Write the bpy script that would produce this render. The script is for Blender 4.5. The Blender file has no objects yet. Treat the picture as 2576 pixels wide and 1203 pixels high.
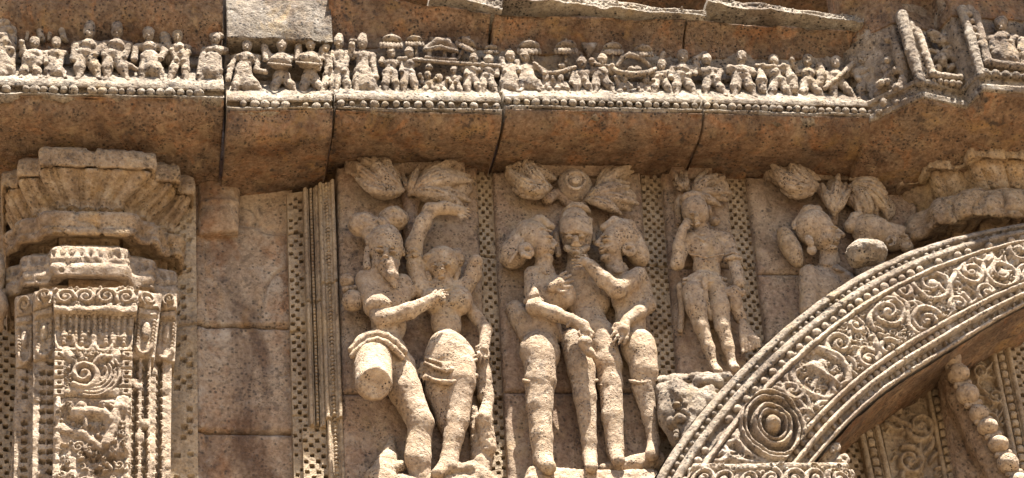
import bpy, math
import numpy as np
from mathutils import Matrix, Vector

# ------------------------------------------------------------------ camera
sc = bpy.context.scene
COL = sc.collection
W0, H0, F = 2576.0, 1203.0, 5000.0            # photograph's pixel frame and focal length in those pixels
Zc = np.array([-838.0, 7100.0, -5000.0]); Zc /= np.linalg.norm(Zc)
Xc = np.array([23786.0, -713.0, -5000.0]); Xc -= Zc * Xc.dot(Zc); Xc /= np.linalg.norm(Xc)
Yc = np.cross(Zc, Xc)
RWC = np.stack([Xc, Yc, Zc], axis=1)           # world -> camera
VD = RWC.T @ np.array([0, 0, -1.0])
CAM = -12.0 * VD
cam = bpy.data.cameras.new('camera'); cam_o = bpy.data.objects.new('camera', cam); COL.objects.link(cam_o)
cam.sensor_width = 36.0; cam.lens = 36.0 * F / W0; cam.clip_end = 3000
m3 = RWC.T
cam_o.matrix_world = Matrix([[*m3[0], CAM[0]], [*m3[1], CAM[1]], [*m3[2], CAM[2]], [0, 0, 0, 1]])
sc.camera = cam_o

# ------------------------------------------------------------------ light
SUN = np.array([0.165, -0.275, 0.945]); SUN /= np.linalg.norm(SUN)      # towards the sun
el = math.asin(SUN[2]); az = math.atan2(SUN[0], SUN[1])
world = bpy.data.worlds.new('World'); sc.world = world; world.use_nodes = True
nt = world.node_tree; bg = nt.nodes['Background']
sky = nt.nodes.new('ShaderNodeTexSky'); sky.sky_type = 'NISHITA'; sky.sun_disc = False
sky.sun_elevation = el; sky.sun_rotation = az
nt.links.new(sky.outputs[0], bg.inputs[0]); bg.inputs[1].default_value = 0.05
sl = bpy.data.lights.new('sun', 'SUN'); sl.energy = 5.0; sl.angle = math.radians(0.5); sl.color = (1.0, 0.955, 0.88)
so = bpy.data.objects.new('sun', sl); COL.objects.link(so)
so.rotation_euler = Vector(SUN).to_track_quat('Z', 'Y').to_euler()
sc.view_settings.view_transform = 'Standard'; sc.view_settings.look = 'None'
sc.view_settings.exposure = 2.25; sc.view_settings.gamma = 1.0
sc.cycles.max_bounces = 6; sc.cycles.diffuse_bounces = 4

# ------------------------------------------------------------------ pixel <-> wall helpers
def P(u, v, d):
    """point on the plane d metres in front of the wall, seen at photograph position u, v"""
    u, v, d = np.broadcast_arrays(np.asarray(u, float), np.asarray(v, float), np.asarray(d, float))
    ray = np.stack([u - W0 / 2, H0 / 2 - v, -F * np.ones_like(u)], -1) @ RWC
    t = (-d - CAM[1]) / ray[..., 1]
    return CAM + ray * t[..., None]
def S(u, v, d):
    """metres per photograph pixel there"""
    return float((P(u, v, d) - CAM) @ VD) / F
def PX(X, v, d):
    u = 1288.0 + X * 416
    for _ in range(5):
        p = P(u, v, d); u += (X - p[0]) / 0.0025
    return p

# ------------------------------------------------------------------ noise
def _h(i, j, k, s):
    n = (i * 374761393 + j * 668265263 + k * 2147483647 + s * 974634777) & 0xffffffff
    n = ((n ^ (n >> 13)) * 1274126177) & 0xffffffff
    n = ((n ^ (n >> 16)) * 2246822519) & 0xffffffff
    return ((n ^ (n >> 15)) & 0xffff) / 32767.5 - 1.0
def vnoise(p, s=0):
    p = np.asarray(p, float); f = np.floor(p); i = f.astype(np.int64); f = p - f; f = f * f * (3 - 2 * f)
    r = 0
    for a in (0, 1):
        wa = f[..., 0] if a else 1 - f[..., 0]
        for b in (0, 1):
            wb = f[..., 1] if b else 1 - f[..., 1]
            for c in (0, 1):
                wc = f[..., 2] if c else 1 - f[..., 2]
                r = r + wa * wb * wc * _h(i[..., 0] + a, i[..., 1] + b, i[..., 2] + c, s)
    return r
def fbm(p, fr, o=3, s=0):
    r = 0; a = 1.0; t = 0
    for k in range(o):
        r = r + a * vnoise(p * fr + 17.3 * k, s + k); t += a; a *= 0.5; fr *= 2.03
    return r / t
rng = np.random.default_rng(7)

# ------------------------------------------------------------------ objects
def mesh(name, V, Fq, mat, parent=None, smooth=True):
    me = bpy.data.meshes.new(name)
    V = np.asarray(V, np.float32).reshape(-1, 3); Fq = np.asarray(Fq, np.int32)
    me.vertices.add(len(V)); me.vertices.foreach_set('co', V.ravel())
    n, k = Fq.shape
    me.loops.add(n * k); me.loops.foreach_set('vertex_index', Fq.ravel())
    me.polygons.add(n); me.polygons.foreach_set('loop_start', np.arange(0, n * k, k, dtype=np.int32))
    me.polygons.foreach_set('loop_total', np.full(n, k, np.int32))
    me.polygons.foreach_set('use_smooth', np.full(n, smooth))
    me.update(calc_edges=True); me.validate()
    me.materials.append(mat)
    o = bpy.data.objects.new(name, me); COL.objects.link(o)
    if parent is not None:
        o.parent = parent; o.matrix_parent_inverse = Matrix.Translation(-Vector(parent.location))
    return o
def tag(o, label, cat, group=None):
    o['label'] = label; o['category'] = cat
    if group: o['group'] = group
    return o
def thing(name, loc, label, cat, group=None):
    o = bpy.data.objects.new(name, None); COL.objects.link(o); o.location = Vector([float(x) for x in loc])
    o.empty_display_size = 0.1
    return tag(o, label, cat, group)

def grid_normals(G):
    a = np.gradient(G, axis=0); b = np.gradient(G, axis=1)
    n = np.cross(a, b); l = np.linalg.norm(n, axis=-1, keepdims=True); l[l == 0] = 1
    return n / l
def quads(ni, nj, off=0):
    i, j = np.meshgrid(np.arange(ni - 1), np.arange(nj - 1), indexing='ij')
    a = (i * nj + j).ravel() + off
    return np.stack([a, a + 1, a + nj + 1, a + nj], 1)
def skirted(G, back):
    """close a relief sheet: its rim runs back by the vector(s) 'back' into the stone behind"""
    ni, nj, _ = G.shape
    ring = [(0, j) for j in range(nj)] + [(i, nj - 1) for i in range(1, ni)] + [(ni - 1, j) for j in range(nj - 2, -1, -1)] + [(i, 0) for i in range(ni - 2, 0, -1)]
    idx = np.array([i * nj + j for i, j in ring])
    V = G.reshape(-1, 3); B = V[idx] + back
    V2 = np.concatenate([V, B]); n = len(idx); k = np.arange(n); k2 = (k + 1) % n; o = len(V)
    side = np.stack([idx[k2], idx[k], o + k, o + k2], 1)
    return V2, np.concatenate([quads(ni, nj), side])
def rough(G, a1=0.006, f1=7, a2=0.002, f2=45, s=0, N=None):
    if N is None: N = grid_normals(G)
    d = a1 * fbm(G, f1, 3, s) + a2 * fbm(G, f2, 2, s + 9)
    return G + N * d[..., None]
def sheet(name, G, mat, parent=None, back=(0, 0.12, 0), smooth=True):
    V, Q = skirted(G, np.asarray(back, float))
    return mesh(name, V, Q, mat, parent, smooth)

def loft(name, XL, XR, rows, mat, parent=None, step=0.012, curve=0, a1=0.006, a2=0.002, s=0, f1=7):
    """rows: (vL, vR, d[, rag]) seen at the two ends, or ('z', d) = same height, new depth, lofted along the wall"""
    L = []; Rr = []; rag = []
    for r in rows:
        if r[0] == 'z':
            L.append([XL, -r[1], L[-1][2]]); Rr.append([XR, -r[1], Rr[-1][2]]); rag.append(0)
        else:
            L.append(PX(XL, r[0], r[2])); Rr.append(PX(XR, r[1], r[2])); rag.append(r[3] if len(r) > 3 else 0)
    L = np.array(L); Rr = np.array(Rr); rag = np.array(rag)
    LL = []; RR = []; RG = []
    for k in range(len(L) - 1):
        n = max(2, int(np.linalg.norm(L[k + 1] - L[k]) / step))
        t = np.arange(n)[:, None] / n
        LL.append(L[k] * (1 - t) + L[k + 1] * t); RR.append(Rr[k] * (1 - t) + Rr[k + 1] * t)
        RG.append(rag[k] * (1 - t[:, 0]) ** 2 + rag[k + 1] * t[:, 0] ** 2)
    LL.append(L[-1:]); RR.append(Rr[-1:]); RG.append(rag[-1:])
    LL = np.concatenate(LL); RR = np.concatenate(RR); RG = np.concatenate(RG)
    nu = max(3, int((XR - XL) / step)); t = np.linspace(0, 1, nu)[None, :, None]
    G = LL[:, None] * (1 - t) + RR[:, None] * t
    for _ in range(curve): G[1:-1] = .25 * G[:-2] + .5 * G[1:-1] + .25 * G[2:]
    q = np.stack([G[..., 0], 0 * G[..., 0], 0 * G[..., 0] + s], -1)
    rn = (fbm(q, 6, 5, s + 3) * 1.5 + .3 * np.minimum(0, fbm(q, 2.2, 2, s + 5))) * RG[:, None]
    G[..., 2] += rn; G[..., 1] += np.abs(rn) * 0.8
    G = rough(G, a1, f1, a2, 45, s)
    return sheet(name, G, mat, parent, (0, 0.25, 0))

class HF:
    """height field for carved relief, in metres over plane coordinates A, B"""
    def __init__(s, A, B): s.A, s.B, s.H = A, B, np.zeros_like(A)
    def box(s, a0, a1, b0, b1): return np.nonzero((s.A > a0) & (s.A < a1) & (s.B > b0) & (s.B < b1))
    def up(s, ix, val): s.H[ix] = np.maximum(s.H[ix], val)
    def ridge(s, pl, r, h, r2=None):
        pl = np.asarray(pl, float); r2 = r if r2 is None else r2
        rr = np.linspace(r, r2, len(pl)); R_ = max(r, r2)
        ix = s.box(pl[:, 0].min() - R_, pl[:, 0].max() + R_, pl[:, 1].min() - R_, pl[:, 1].max() + R_)
        if len(ix[0]) == 0: return
        A, B = s.A[ix], s.B[ix]; best = np.full(A.shape, 9.0)
        for k in range(len(pl) - 1):
            p, q = pl[k], pl[k + 1]; e = q - p; L = e @ e + 1e-12
            t = np.clip(((A - p[0]) * e[0] + (B - p[1]) * e[1]) / L, 0, 1)
            best = np.minimum(best, np.hypot(A - p[0] - t * e[0], B - p[1] - t * e[1]) / (rr[k] * (1 - t) + rr[k + 1] * t))
        s.up(ix, h * np.sqrt(np.clip(1 - best ** 2, 0, 1)))
    def dome(s, a, b, r, h, rb=None, hole=0):
        rb = rb or r; ix = s.box(a - r, a + r, b - rb, b + rb)
        q = np.hypot((s.A[ix] - a) / r, (s.B[ix] - b) / rb)
        s.up(ix, h * np.sqrt(np.clip(1 - q ** 2, 0, 1)))
        if hole: s.H[ix] -= np.where(q < hole, h * 1.2, 0)
    def ring(s, a, b, R_, r, h, sq=1.0):
        t = np.linspace(0, 2 * np.pi, 40); s.ridge(np.stack([a + R_ * np.cos(t), b + R_ * sq * np.sin(t)], 1), r, h)
    def spiral(s, a, b, R_, turns, a0, r, h, sgn=1, r2=None):
        t = np.linspace(0, 1, int(18 * turns) + 4); th = a0 + sgn * t * turns * 2 * np.pi; rad = R_ * (1 - 0.86 * t)
        s.ridge(np.stack([a + rad * np.cos(th), b + rad * np.sin(th)], 1), r, h, r2 or r * 0.6)
    def pit(s, a, b, w, h, dep, rot=0):
        R_ = 1.5 * max(w, h); ix = s.box(a - R_, a + R_, b - R_, b + R_)
        x = s.A[ix] - a; y = s.B[ix] - b; c, q = math.cos(rot), math.sin(rot)
        e = np.maximum(np.abs(x * c + y * q) / w, np.abs(y * c - x * q) / h)
        s.H[ix] = np.where(e < 1, s.H[ix] - dep * np.clip((1 - e) * 8, 0, 1), s.H[ix])
    def bump(s, a, b, w, h, hh):
        ix = s.box(a - w, a + w, b - h, b + h)
        e = np.maximum(np.abs(s.A[ix] - a) / w, np.abs(s.B[ix] - b) / h); s.up(ix, hh * np.clip((1 - e) * 6, 0, 1))
    def leaf(s, a, b, ang, L, w, h, bend=0.0):
        t = np.linspace(0, 1, 9); th = ang + bend * t; dx = np.cumsum(np.cos(th)) * L / 9; dy = np.cumsum(np.sin(th)) * L / 9
        pl = np.stack([a + dx, b + dy], 1)
        for k in range(8):
            rr = w * (0.35 + 0.65 * math.sin(math.pi * (k + 0.8) / 9.5))
            s.ridge(pl[k:k + 2], rr, h)
    def scatter(s, mask_fn, n, sizes, h, seed=0):
        """fill the ground between the big forms with small curls, buds and leaves"""
        g = np.random.default_rng(seed); ok = np.argwhere(mask_fn(s.A, s.B))
        if not len(ok): return
        for _ in range(n):
            i, j = ok[g.integers(len(ok))]
            if s.H[i, j] > h * 0.5: continue
            a, b = s.A[i, j], s.B[i, j]; z = g.uniform(*sizes); k = g.integers(4)
            if k == 0: s.spiral(a, b, z, 1.4, g.uniform(0, 6), z * 0.3, h, g.choice([-1, 1]))
            elif k == 1: s.dome(a, b, z * 0.55, h)
            elif k == 2:
                a0 = g.uniform(0, 6)
                for q in range(3): s.leaf(a, b, a0 + q * 0.6, z * 1.5, z * 0.28, h * g.uniform(.6, 1))
            else: s.leaf(a, b, g.uniform(0, 6), z * 2, z * 0.4, h, g.uniform(-1.5, 1.5))

def quad_sheet(c00, c10, c11, c01, step=0.005):
    """grid over four photograph corners (u, v, d): top-left, top-right, bottom-right, bottom-left; returns points, outward normal, A, B in metres"""
    p = [P(*c) for c in (c00, c10, c11, c01)]
    w = max(np.linalg.norm(p[1] - p[0]), np.linalg.norm(p[2] - p[3])); h = max(np.linalg.norm(p[3] - p[0]), np.linalg.norm(p[2] - p[1]))
    ni, nj = max(3, int(h / step)), max(3, int(w / step))
    t = np.linspace(0, 1, ni)[:, None, None]; q = np.linspace(0, 1, nj)[None, :, None]
    G = (p[0] * (1 - q) + p[1] * q) * (1 - t) + (p[3] * (1 - q) + p[2] * q) * t
    n = np.cross(p[1] - p[0], p[3] - p[0]); n /= np.linalg.norm(n)
    if n[1] > 0: n = -n
    A = (q[..., 0] * w) * np.ones((ni, 1)); B = (t[..., 0] * h) * np.ones((1, nj))
    return G, n, A, B, w, h
def jali(hf, a0, a1, b0, b1, cell, dep, seed=0, fill=0.62, keep=0.95):
    g = np.random.default_rng(seed); nb = int((b1 - b0) / cell); na = int((a1 - a0) / cell)
    ox = (a1 - a0 - na * cell) / 2
    for j in range(nb):
        for i in range(na):
            if (i + j) % 2 or g.random() > keep: continue
            z = cell * fill * g.uniform(0.85, 1.12)
            hf.pit(a0 + ox + (i + .5) * cell + g.normal(0, cell * .07), b0 + (j + .5) * cell + g.normal(0, cell * .07), z * .8, z * .75, dep, g.normal(0, .12))

# ------------------------------------------------------------------ sculpting: smooth unions of limbs, meshed as one skin
DOFF = 0.0                                                        # how far out the whole entablature stands
class Sculpt:
    def __init__(s, vox=0.009, k=0.02): s.pr = []; s.vox = vox; s.k = k
    def cone(s, a, ra, b, rb, k=None, cut=False): s.pr.append(('c', np.array(a), ra, np.array(b), rb, s.k if k is None else k, cut)); return s
    def ellw(s, c, r, Rm, k=None, cut=False): s.pr.append(('e', np.array(c), np.array(r, float), Rm, 0, s.k if k is None else k, cut)); return s
    # photograph-pixel versions
    def limb(s, pts, k=None, cut=False):
        """pts: (u, v, d, radius in pixels)"""
        q = [(P(u, v, d + DOFF), r * S(u, v, d + DOFF)) for u, v, d, r in pts]
        for (a, ra), (b, rb) in zip(q[:-1], q[1:]): s.cone(a, ra, b, rb, k, cut)
        return s
    def ell(s, u, v, d, ru, rv, rd, ang=0, k=None, cut=False, pitch=0):
        """ru, rv half size in the picture, rd half depth (pixels); ang turns it clockwise in the picture"""
        d += DOFF; m = S(u, v, d); rz = math.sqrt(max(rv * rv - (.573 * rd) ** 2, (.5 * rv) ** 2)) / .82
        a = math.radians(ang); c, q = math.cos(a), math.sin(a)
        Rm = np.array([[c, 0, q], [0, 1, 0], [-q, 0, c]])
        if pitch:
            b = math.radians(pitch); cb, sb = math.cos(b), math.sin(b); Rm = Rm @ np.array([[1, 0, 0], [0, cb, -sb], [0, sb, cb]])
        return s.ellw(P(u, v, d), np.array([ru, rd, rz]) * m, Rm, k, cut)
    def field(s):
        lo = np.full(3, 9e9); hi = -lo
        for p in s.pr:
            if p[6]: continue
            if p[0] == 'c':
                for c, r in ((p[1], p[2]), (p[3], p[4])): lo = np.minimum(lo, c - r); hi = np.maximum(hi, c + r)
            else:
                r = p[2].max(); lo = np.minimum(lo, p[1] - r); hi = np.maximum(hi, p[1] + r)
        v = s.vox; lo = lo - 3 * v; n = np.ceil((hi - lo) / v).astype(int) + 4
        Fd = np.full(n, 0.5)
        ax = [lo[i] + v * np.arange(n[i]) for i in range(3)]
        for p in s.pr:
            kk = p[5]; mg = kk + 2 * v
            if p[0] == 'c':
                a = np.minimum(p[1] - p[2], p[3] - p[4]) - mg; b = np.maximum(p[1] + p[2], p[3] + p[4]) + mg
            else:
                r = np.sqrt(((p[3] * p[2]) ** 2).sum(1)) + mg; a = p[1] - r; b = p[1] + r
            i0 = np.clip(((a - lo) / v).astype(int), 0, n - 1); i1 = np.clip(((b - lo) / v).astype(int) + 2, 1, n)
            sl_ = tuple(slice(i0[i], i1[i]) for i in range(3))
            X, Y, Z = np.meshgrid(*[ax[i][sl_[i]] for i in range(3)], indexing='ij', sparse=True)
            if p[0] == 'c':
                e = p[3] - p[1]; L = e @ e + 1e-12
                t = np.clip(((X - p[1][0]) * e[0] + (Y - p[1][1]) * e[1] + (Z - p[1][2]) * e[2]) / L, 0, 1)
                D = np.sqrt((X - p[1][0] - t * e[0]) ** 2 + (Y - p[1][1] - t * e[1]) ** 2 + (Z - p[1][2] - t * e[2]) ** 2) - (p[2] + t * (p[4] - p[2]))
            else:
                x, y, z = X - p[1][0], Y - p[1][1], Z - p[1][2]; Rm = p[3]; q = []
                for i in range(3): q.append(x * Rm[0, i] + y * Rm[1, i] + z * Rm[2, i])
                k0 = np.sqrt(sum((q[i] / p[2][i]) ** 2 for i in range(3))); k1 = np.sqrt(sum((q[i] / p[2][i] ** 2) ** 2 for i in range(3))) + 1e-9
                D = k0 * (k0 - 1) / k1
            f = Fd[sl_]
            if p[6]: f, D = -f, D
            if kk > 0:
                h = np.clip(.5 + .5 * (f - D) / kk, 0, 1); o = f * (1 - h) + D * h - kk * h * (1 - h)
            else: o = np.minimum(f, D)
            Fd[sl_] = -o if p[6] else o
        return Fd, lo
    def build(s, name, mat, parent=None, a1=0.004, a2=0.002, f1=14, seed=0, clipd=None):
        Fd, lo = s.field(); v = s.vox
        if clipd is not None:                                     # flat back where the figure leaves the slab
            yy = lo[1] + v * np.arange(Fd.shape[1]); Fd = np.maximum(Fd, (yy + clipd)[None, :, None])
        Fd[[0, -1]] = .5; Fd[:, [0, -1]] = .5; Fd[:, :, [0, -1]] = .5
        ins = Fd < 0; n = Fd.shape
        c = np.zeros(tuple(x - 1 for x in n), np.int8)
        for a in (0, 1):
            for b in (0, 1):
                for e in (0, 1): c += ins[a:n[0] - 1 + a, b:n[1] - 1 + b, e:n[2] - 1 + e]
        act = (c > 0) & (c < 8); ci = np.argwhere(act); idx = np.full(c.shape, -1, np.int32); idx[act] = np.arange(len(ci))
        pos = np.zeros((len(ci), 3)); cnt = np.zeros(len(ci))
        cor = [(a, b, e) for a in (0, 1) for b in (0, 1) for e in (0, 1)]
        val = {q: Fd[ci[:, 0] + q[0], ci[:, 1] + q[1], ci[:, 2] + q[2]] for q in cor}
        for q in cor:
            for k in range(3):
                if q[k]: continue
                r = list(q); r[k] = 1; r = tuple(r); A, B = val[q], val[r]; m = (A < 0) != (B < 0)
                t = np.where(m, A / np.where(m, A - B, 1), 0)
                pp = np.array(q, float)[None] * np.ones((len(ci), 1)); pp[:, k] += t
                pos[m] += pp[m]; cnt[m] += 1
        V = lo + v * (ci + pos / cnt[:, None])
        Q = []
        for k in range(3):
            sa = [slice(None)] * 3; sb = [slice(None)] * 3; sa[k] = slice(0, -1); sb[k] = slice(1, None)
            A, B = ins[tuple(sa)], ins[tuple(sb)]; e = np.argwhere(A != B)
            k1, k2 = (k + 1) % 3, (k + 2) % 3
            e = e[(e[:, k1] > 0) & (e[:, k2] > 0) & (e[:, k1] < n[k1] - 1) & (e[:, k2] < n[k2] - 1)]
            o = np.zeros((4, 3), int); o[1, k1] = -1; o[2, k1] = -1; o[2, k2] = -1; o[3, k2] = -1
            f = np.stack([idx[tuple((e + o[i]).T)] for i in range(4)], 1)
            fl = A[tuple(e.T)]; f[~fl] = f[~fl][:, ::-1]; Q.append(f)
        Q = np.concatenate(Q); Q = Q[(Q >= 0).all(1)]
        g = np.stack(np.gradient(Fd), -1)[ci[:, 0], ci[:, 1], ci[:, 2]]; g /= np.linalg.norm(g, axis=1, keepdims=True) + 1e-9
        V = V + g * (a1 * fbm(V, f1, 3, seed) + a2 * fbm(V, 60, 2, seed + 5))[:, None]
        return mesh(name, V, Q, mat, parent)

# ------------------------------------------------------------------ stone
def stone(name, ca, cb, cc, spots=0.5, pits=0.5, bump=1.0, cdark=(.035, .03, .027), light=None, scale=1.0, stain=0.5, grime=.75, ochre=(.44, .31, .16), big=1.0):
    m = bpy.data.materials.new(name); m.use_nodes = True; t = m.node_tree; N = t.nodes; L = t.links
    b = N['Principled BSDF']; b.inputs['Roughness'].default_value = 0.92
    if 'Specular IOR Level' in b.inputs: b.inputs['Specular IOR Level'].default_value = 0.15
    geo = N.new('ShaderNodeNewGeometry').outputs['Position']
    def noise(sc_, det=5, rough_=.55, dist=0, sq=None, off=0):
        n = N.new('ShaderNodeTexNoise'); n.inputs['Scale'].default_value = sc_ * (big if sc_ < 10 else 1.0) * scale; n.inputs['Detail'].default_value = det
        n.inputs['Roughness'].default_value = rough_; n.inputs['Distortion'].default_value = dist
        mp = N.new('ShaderNodeMapping'); mp.inputs['Location'].default_value = (off, off * .7, off * 1.3)
        if sq: mp.inputs['Scale'].default_value = sq
        L.new(geo, mp.inputs[0]); L.new(mp.outputs[0], n.inputs['Vector']); return n.outputs['Fac']
    def ramp(x, p0, p1, a=0., c=1.):
        r = N.new('ShaderNodeMapRange'); r.inputs['From Min'].default_value = p0; r.inputs['From Max'].default_value = p1
        r.inputs['To Min'].default_value = a; r.inputs['To Max'].default_value = c; L.new(x, r.inputs['Value']); return r.outputs[0]
    def mix(f, x, y, bt='MIX'):
        n = N.new('ShaderNodeMix'); n.data_type = 'RGBA'; n.blend_type = bt; n.clamp_factor = True
        if isinstance(f, float): n.inputs[0].default_value = f
        else: L.new(f, n.inputs[0])
        for s_, w in ((6, x), (7, y)):
            if isinstance(w, tuple): n.inputs[s_].default_value = (*w, 1)
            else: L.new(w, n.inputs[s_])
        return n.outputs[2]
    def math_(op, x, y):
        n = N.new('ShaderNodeMath'); n.operation = op
        for s_, w in ((0, x), (1, y)):
            if isinstance(w, (int, float)): n.inputs[s_].default_value = w
            else: L.new(w, n.inputs[s_])
        return n.outputs[0]
    c = mix(ramp(noise(2.6, 8, .66, .8), .42, .58), ca, cb)
    c = mix(ramp(noise(5.5, 8, .65, 1.0, (1, 1, .55), 3.), .52, .68, 0, stain + .3), c, cc)
    c = mix(ramp(noise(38, 6, .7, 0, None, 9.), .3, .7), mix(.42, c, (0.03, 0.02, 0.012)), mix(.26, c, (.80, .66, .48)))
    if light: c = mix(ramp(noise(9, 7, .7, .4, None, 5.), .53, .66, 0, .8), c, light)
    gr = ramp(noise(1.7, 6, .62, 1.2, (1, 1, .8), 71.), .47, .62)
    c = mix(math_('MULTIPLY', gr, grime), c, (.42, .36, .34), 'MULTIPLY')
    st_ = ramp(noise(8.5, 6, .62, .25, (1, .16, .16), 91.), .50, .66)
    c = mix(math_('MULTIPLY', st_, grime * .4), c, (.40, .33, .29), 'MULTIPLY')
    ye = ramp(noise(4.2, 7, .68, .8, (1, 1, .7), 81.), .55, .66)
    c = mix(math_('MULTIPLY', ye, .45), c, ochre)
    # dark crust in patches
    patch = ramp(noise(3.1, 7, .68, .8, None, 21.), .45, .68)
    fine = ramp(noise(48, 4, .75, 0, None, 13.), .54, .64)
    c = mix(math_('MULTIPLY', math_('MULTIPLY', fine, math_('ADD', math_('MULTIPLY', patch, .8), .25)), spots), c, cdark)
    c = mix(math_('MULTIPLY', ramp(noise(6.3, 8, .75, .3, None, 31.), .57, .72), spots * .75), c, (cdark[0] * 1.8, cdark[1] * 1.7, cdark[2] * 1.6))
    blot = math_('MULTIPLY', ramp(noise(15, 5, .6, .5, None, 51.), .55, .66), ramp(noise(2.6, 4, .6, .5, None, 61.), .42, .6))
    c = mix(math_('MULTIPLY', blot, min(1., spots * 1.0)), c, (cdark[0] * 2.2, cdark[1] * 2.0, cdark[2] * 1.9))
    # pits of the weathered grain
    vo = N.new('ShaderNodeTexVoronoi'); vo.inputs['Scale'].default_value = 62 * scale; L.new(geo, vo.inputs['Vector'])
    sel = ramp(noise(9.5, 5, .6, .6, None, 41.), .47, .64)
    pit = math_('MULTIPLY', ramp(vo.outputs['Distance'], .34, .16), sel)
    c = mix(math_('MULTIPLY', pit, pits), c, (cdark[0] * .8, cdark[1] * .8, cdark[2] * .8))
    v2 = N.new('ShaderNodeTexVoronoi'); v2.inputs['Scale'].default_value = 40 * scale; L.new(geo, v2.inputs['Vector'])
    sp = N.new('ShaderNodeSeparateColor'); L.new(v2.outputs['Color'], sp.inputs[0])
    big = math_('MULTIPLY', ramp(v2.outputs['Distance'], .42, .20), ramp(math_('ADD', sp.outputs[0], math_('MULTIPLY', patch, .55)), .80, .95))
    c = mix(math_('MULTIPLY', big, min(1., spots * .95)), c, (cdark[0] * 1.2, cdark[1] * 1.2, cdark[2] * 1.2))
    L.new(c, b.inputs['Base Color'])
    h = math_('ADD', math_('MULTIPLY', noise(22, 8, .68, .3), 1.0), math_('MULTIPLY', noise(85, 5, .65, 0, None, 2.), .45))
    h = math_('SUBTRACT', h, math_('MULTIPLY', pit, .55 * pits))
    bp = N.new('ShaderNodeBump'); bp.inputs['Strength'].default_value = min(1.0, .75 * bump); bp.inputs['Distance'].default_value = .030 * bump
    L.new(h, bp.inputs['Height']); L.new(bp.outputs[0], b.inputs['Normal'])
    return m
M_statue = stone('statue_stone', (.52, .375, .25), (.43, .31, .215), (.48, .305, .175), spots=.5, pits=1.0, bump=1.15, light=(.62, .50, .375), grime=.25)
M_frieze = stone('frieze_stone', (.46, .36, .265), (.33, .26, .20), (.52, .405, .29), spots=1.0, pits=.7, bump=1.4, light=(.62, .525, .42), grime=.6)
M_ledge = stone('ledge_stone', (.48, .395, .30), (.35, .29, .23), (.53, .43, .32), spots=1.2, pits=.6, bump=1.7, light=(.66, .59, .49), grime=.7)
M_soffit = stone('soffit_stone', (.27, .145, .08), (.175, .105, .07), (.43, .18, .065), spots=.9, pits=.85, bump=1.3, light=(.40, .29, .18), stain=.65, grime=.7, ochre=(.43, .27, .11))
M_slab = stone('slab_stone', (.31, .195, .13), (.35, .25, .17), (.255, .14, .09), spots=.75, pits=.7, light=(.43, .33, .24), grime=.6, big=.8)
M_recess = stone('recess_stone', (.32, .20, .125), (.40, .30, .215), (.33, .15, .065), spots=.75, pits=.5, bump=.9, light=(.48, .41, .33), stain=.65, grime=.95, ochre=(.40, .24, .11), big=.7)
M_jali = stone('screen_stone', (.415, .31, .20), (.47, .36, .245), (.35, .235, .145), spots=.5, pits=.35, grime=.5)
M_pillar = stone('pillar_stone', (.60, .455, .325), (.50, .375, .27), (.63, .46, .305), spots=.5, pits=.6, bump=1.4, light=(.69, .57, .45), grime=.4)
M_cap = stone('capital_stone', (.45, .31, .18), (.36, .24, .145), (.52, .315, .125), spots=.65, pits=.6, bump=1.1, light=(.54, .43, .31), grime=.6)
M_arch = stone('arch_stone', (.61, .485, .36), (.51, .40, .305), (.63, .475, .335), spots=.7, pits=.6, bump=1.4, light=(.69, .59, .48), grime=.5)
M_crust = stone('crusted_stone', (.32, .255, .195), (.41, .33, .25), (.45, .35, .25), spots=1.0, pits=.7, bump=1.5, light=(.54, .46, .37), grime=.55)
M_dark = stone('dark_crust_stone', (.17, .145, .12), (.24, .20, .165), (.28, .19, .12), spots=1.0, pits=.7, bump=1.6, light=(.40, .36, .31), grime=.7)
M_sand = stone('sand', (.145, .10, .052), (.125, .088, .048), (.16, .11, .06), spots=.1, pits=0., bump=.5, scale=.2)
# ------------------------------------------------------------------ ground and the wall's core
def plain(name, V, Q, mat, parent=None): return mesh(name, np.array(V, float), np.array(Q), mat, parent, False)
GZ = CAM[2] - 1.6
g = plain('ground', [[-400, -700, GZ], [400, -700, GZ], [400, 80, GZ], [-400, 80, GZ]], [[0, 1, 2, 3]], M_sand); g['kind'] = 'structure'
def boxmesh(x0, x1, y0, y1, z0, z1):
    V = [[x, y, z] for x in (x0, x1) for y in (y0, y1) for z in (z0, z1)]
    return V, [[0, 1, 3, 2], [4, 6, 7, 5], [0, 4, 5, 1], [2, 3, 7, 6], [0, 2, 6, 4], [1, 5, 7, 3]]
core = plain('temple_wall', *boxmesh(-7, 7, .42, 2.5, GZ - .2, 6), M_recess)
tag(core, 'deep brown stone wall behind all of the carved blocks', 'wall')
sky_top = plain('roof_slab', *boxmesh(-7, 7, -.22, .44, P(1288, -60, .3)[2] + .25, 6), M_soffit)
tag(sky_top, 'plain stone course above the upper cornice', 'wall')
lowwall = plain('wall_base', *boxmesh(-7, 7, -.1, .44, GZ - .2, P(1288, 1300, .1)[2] - .35), M_slab)
tag(lowwall, 'plain lower wall under the carved panels', 'wall')

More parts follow.
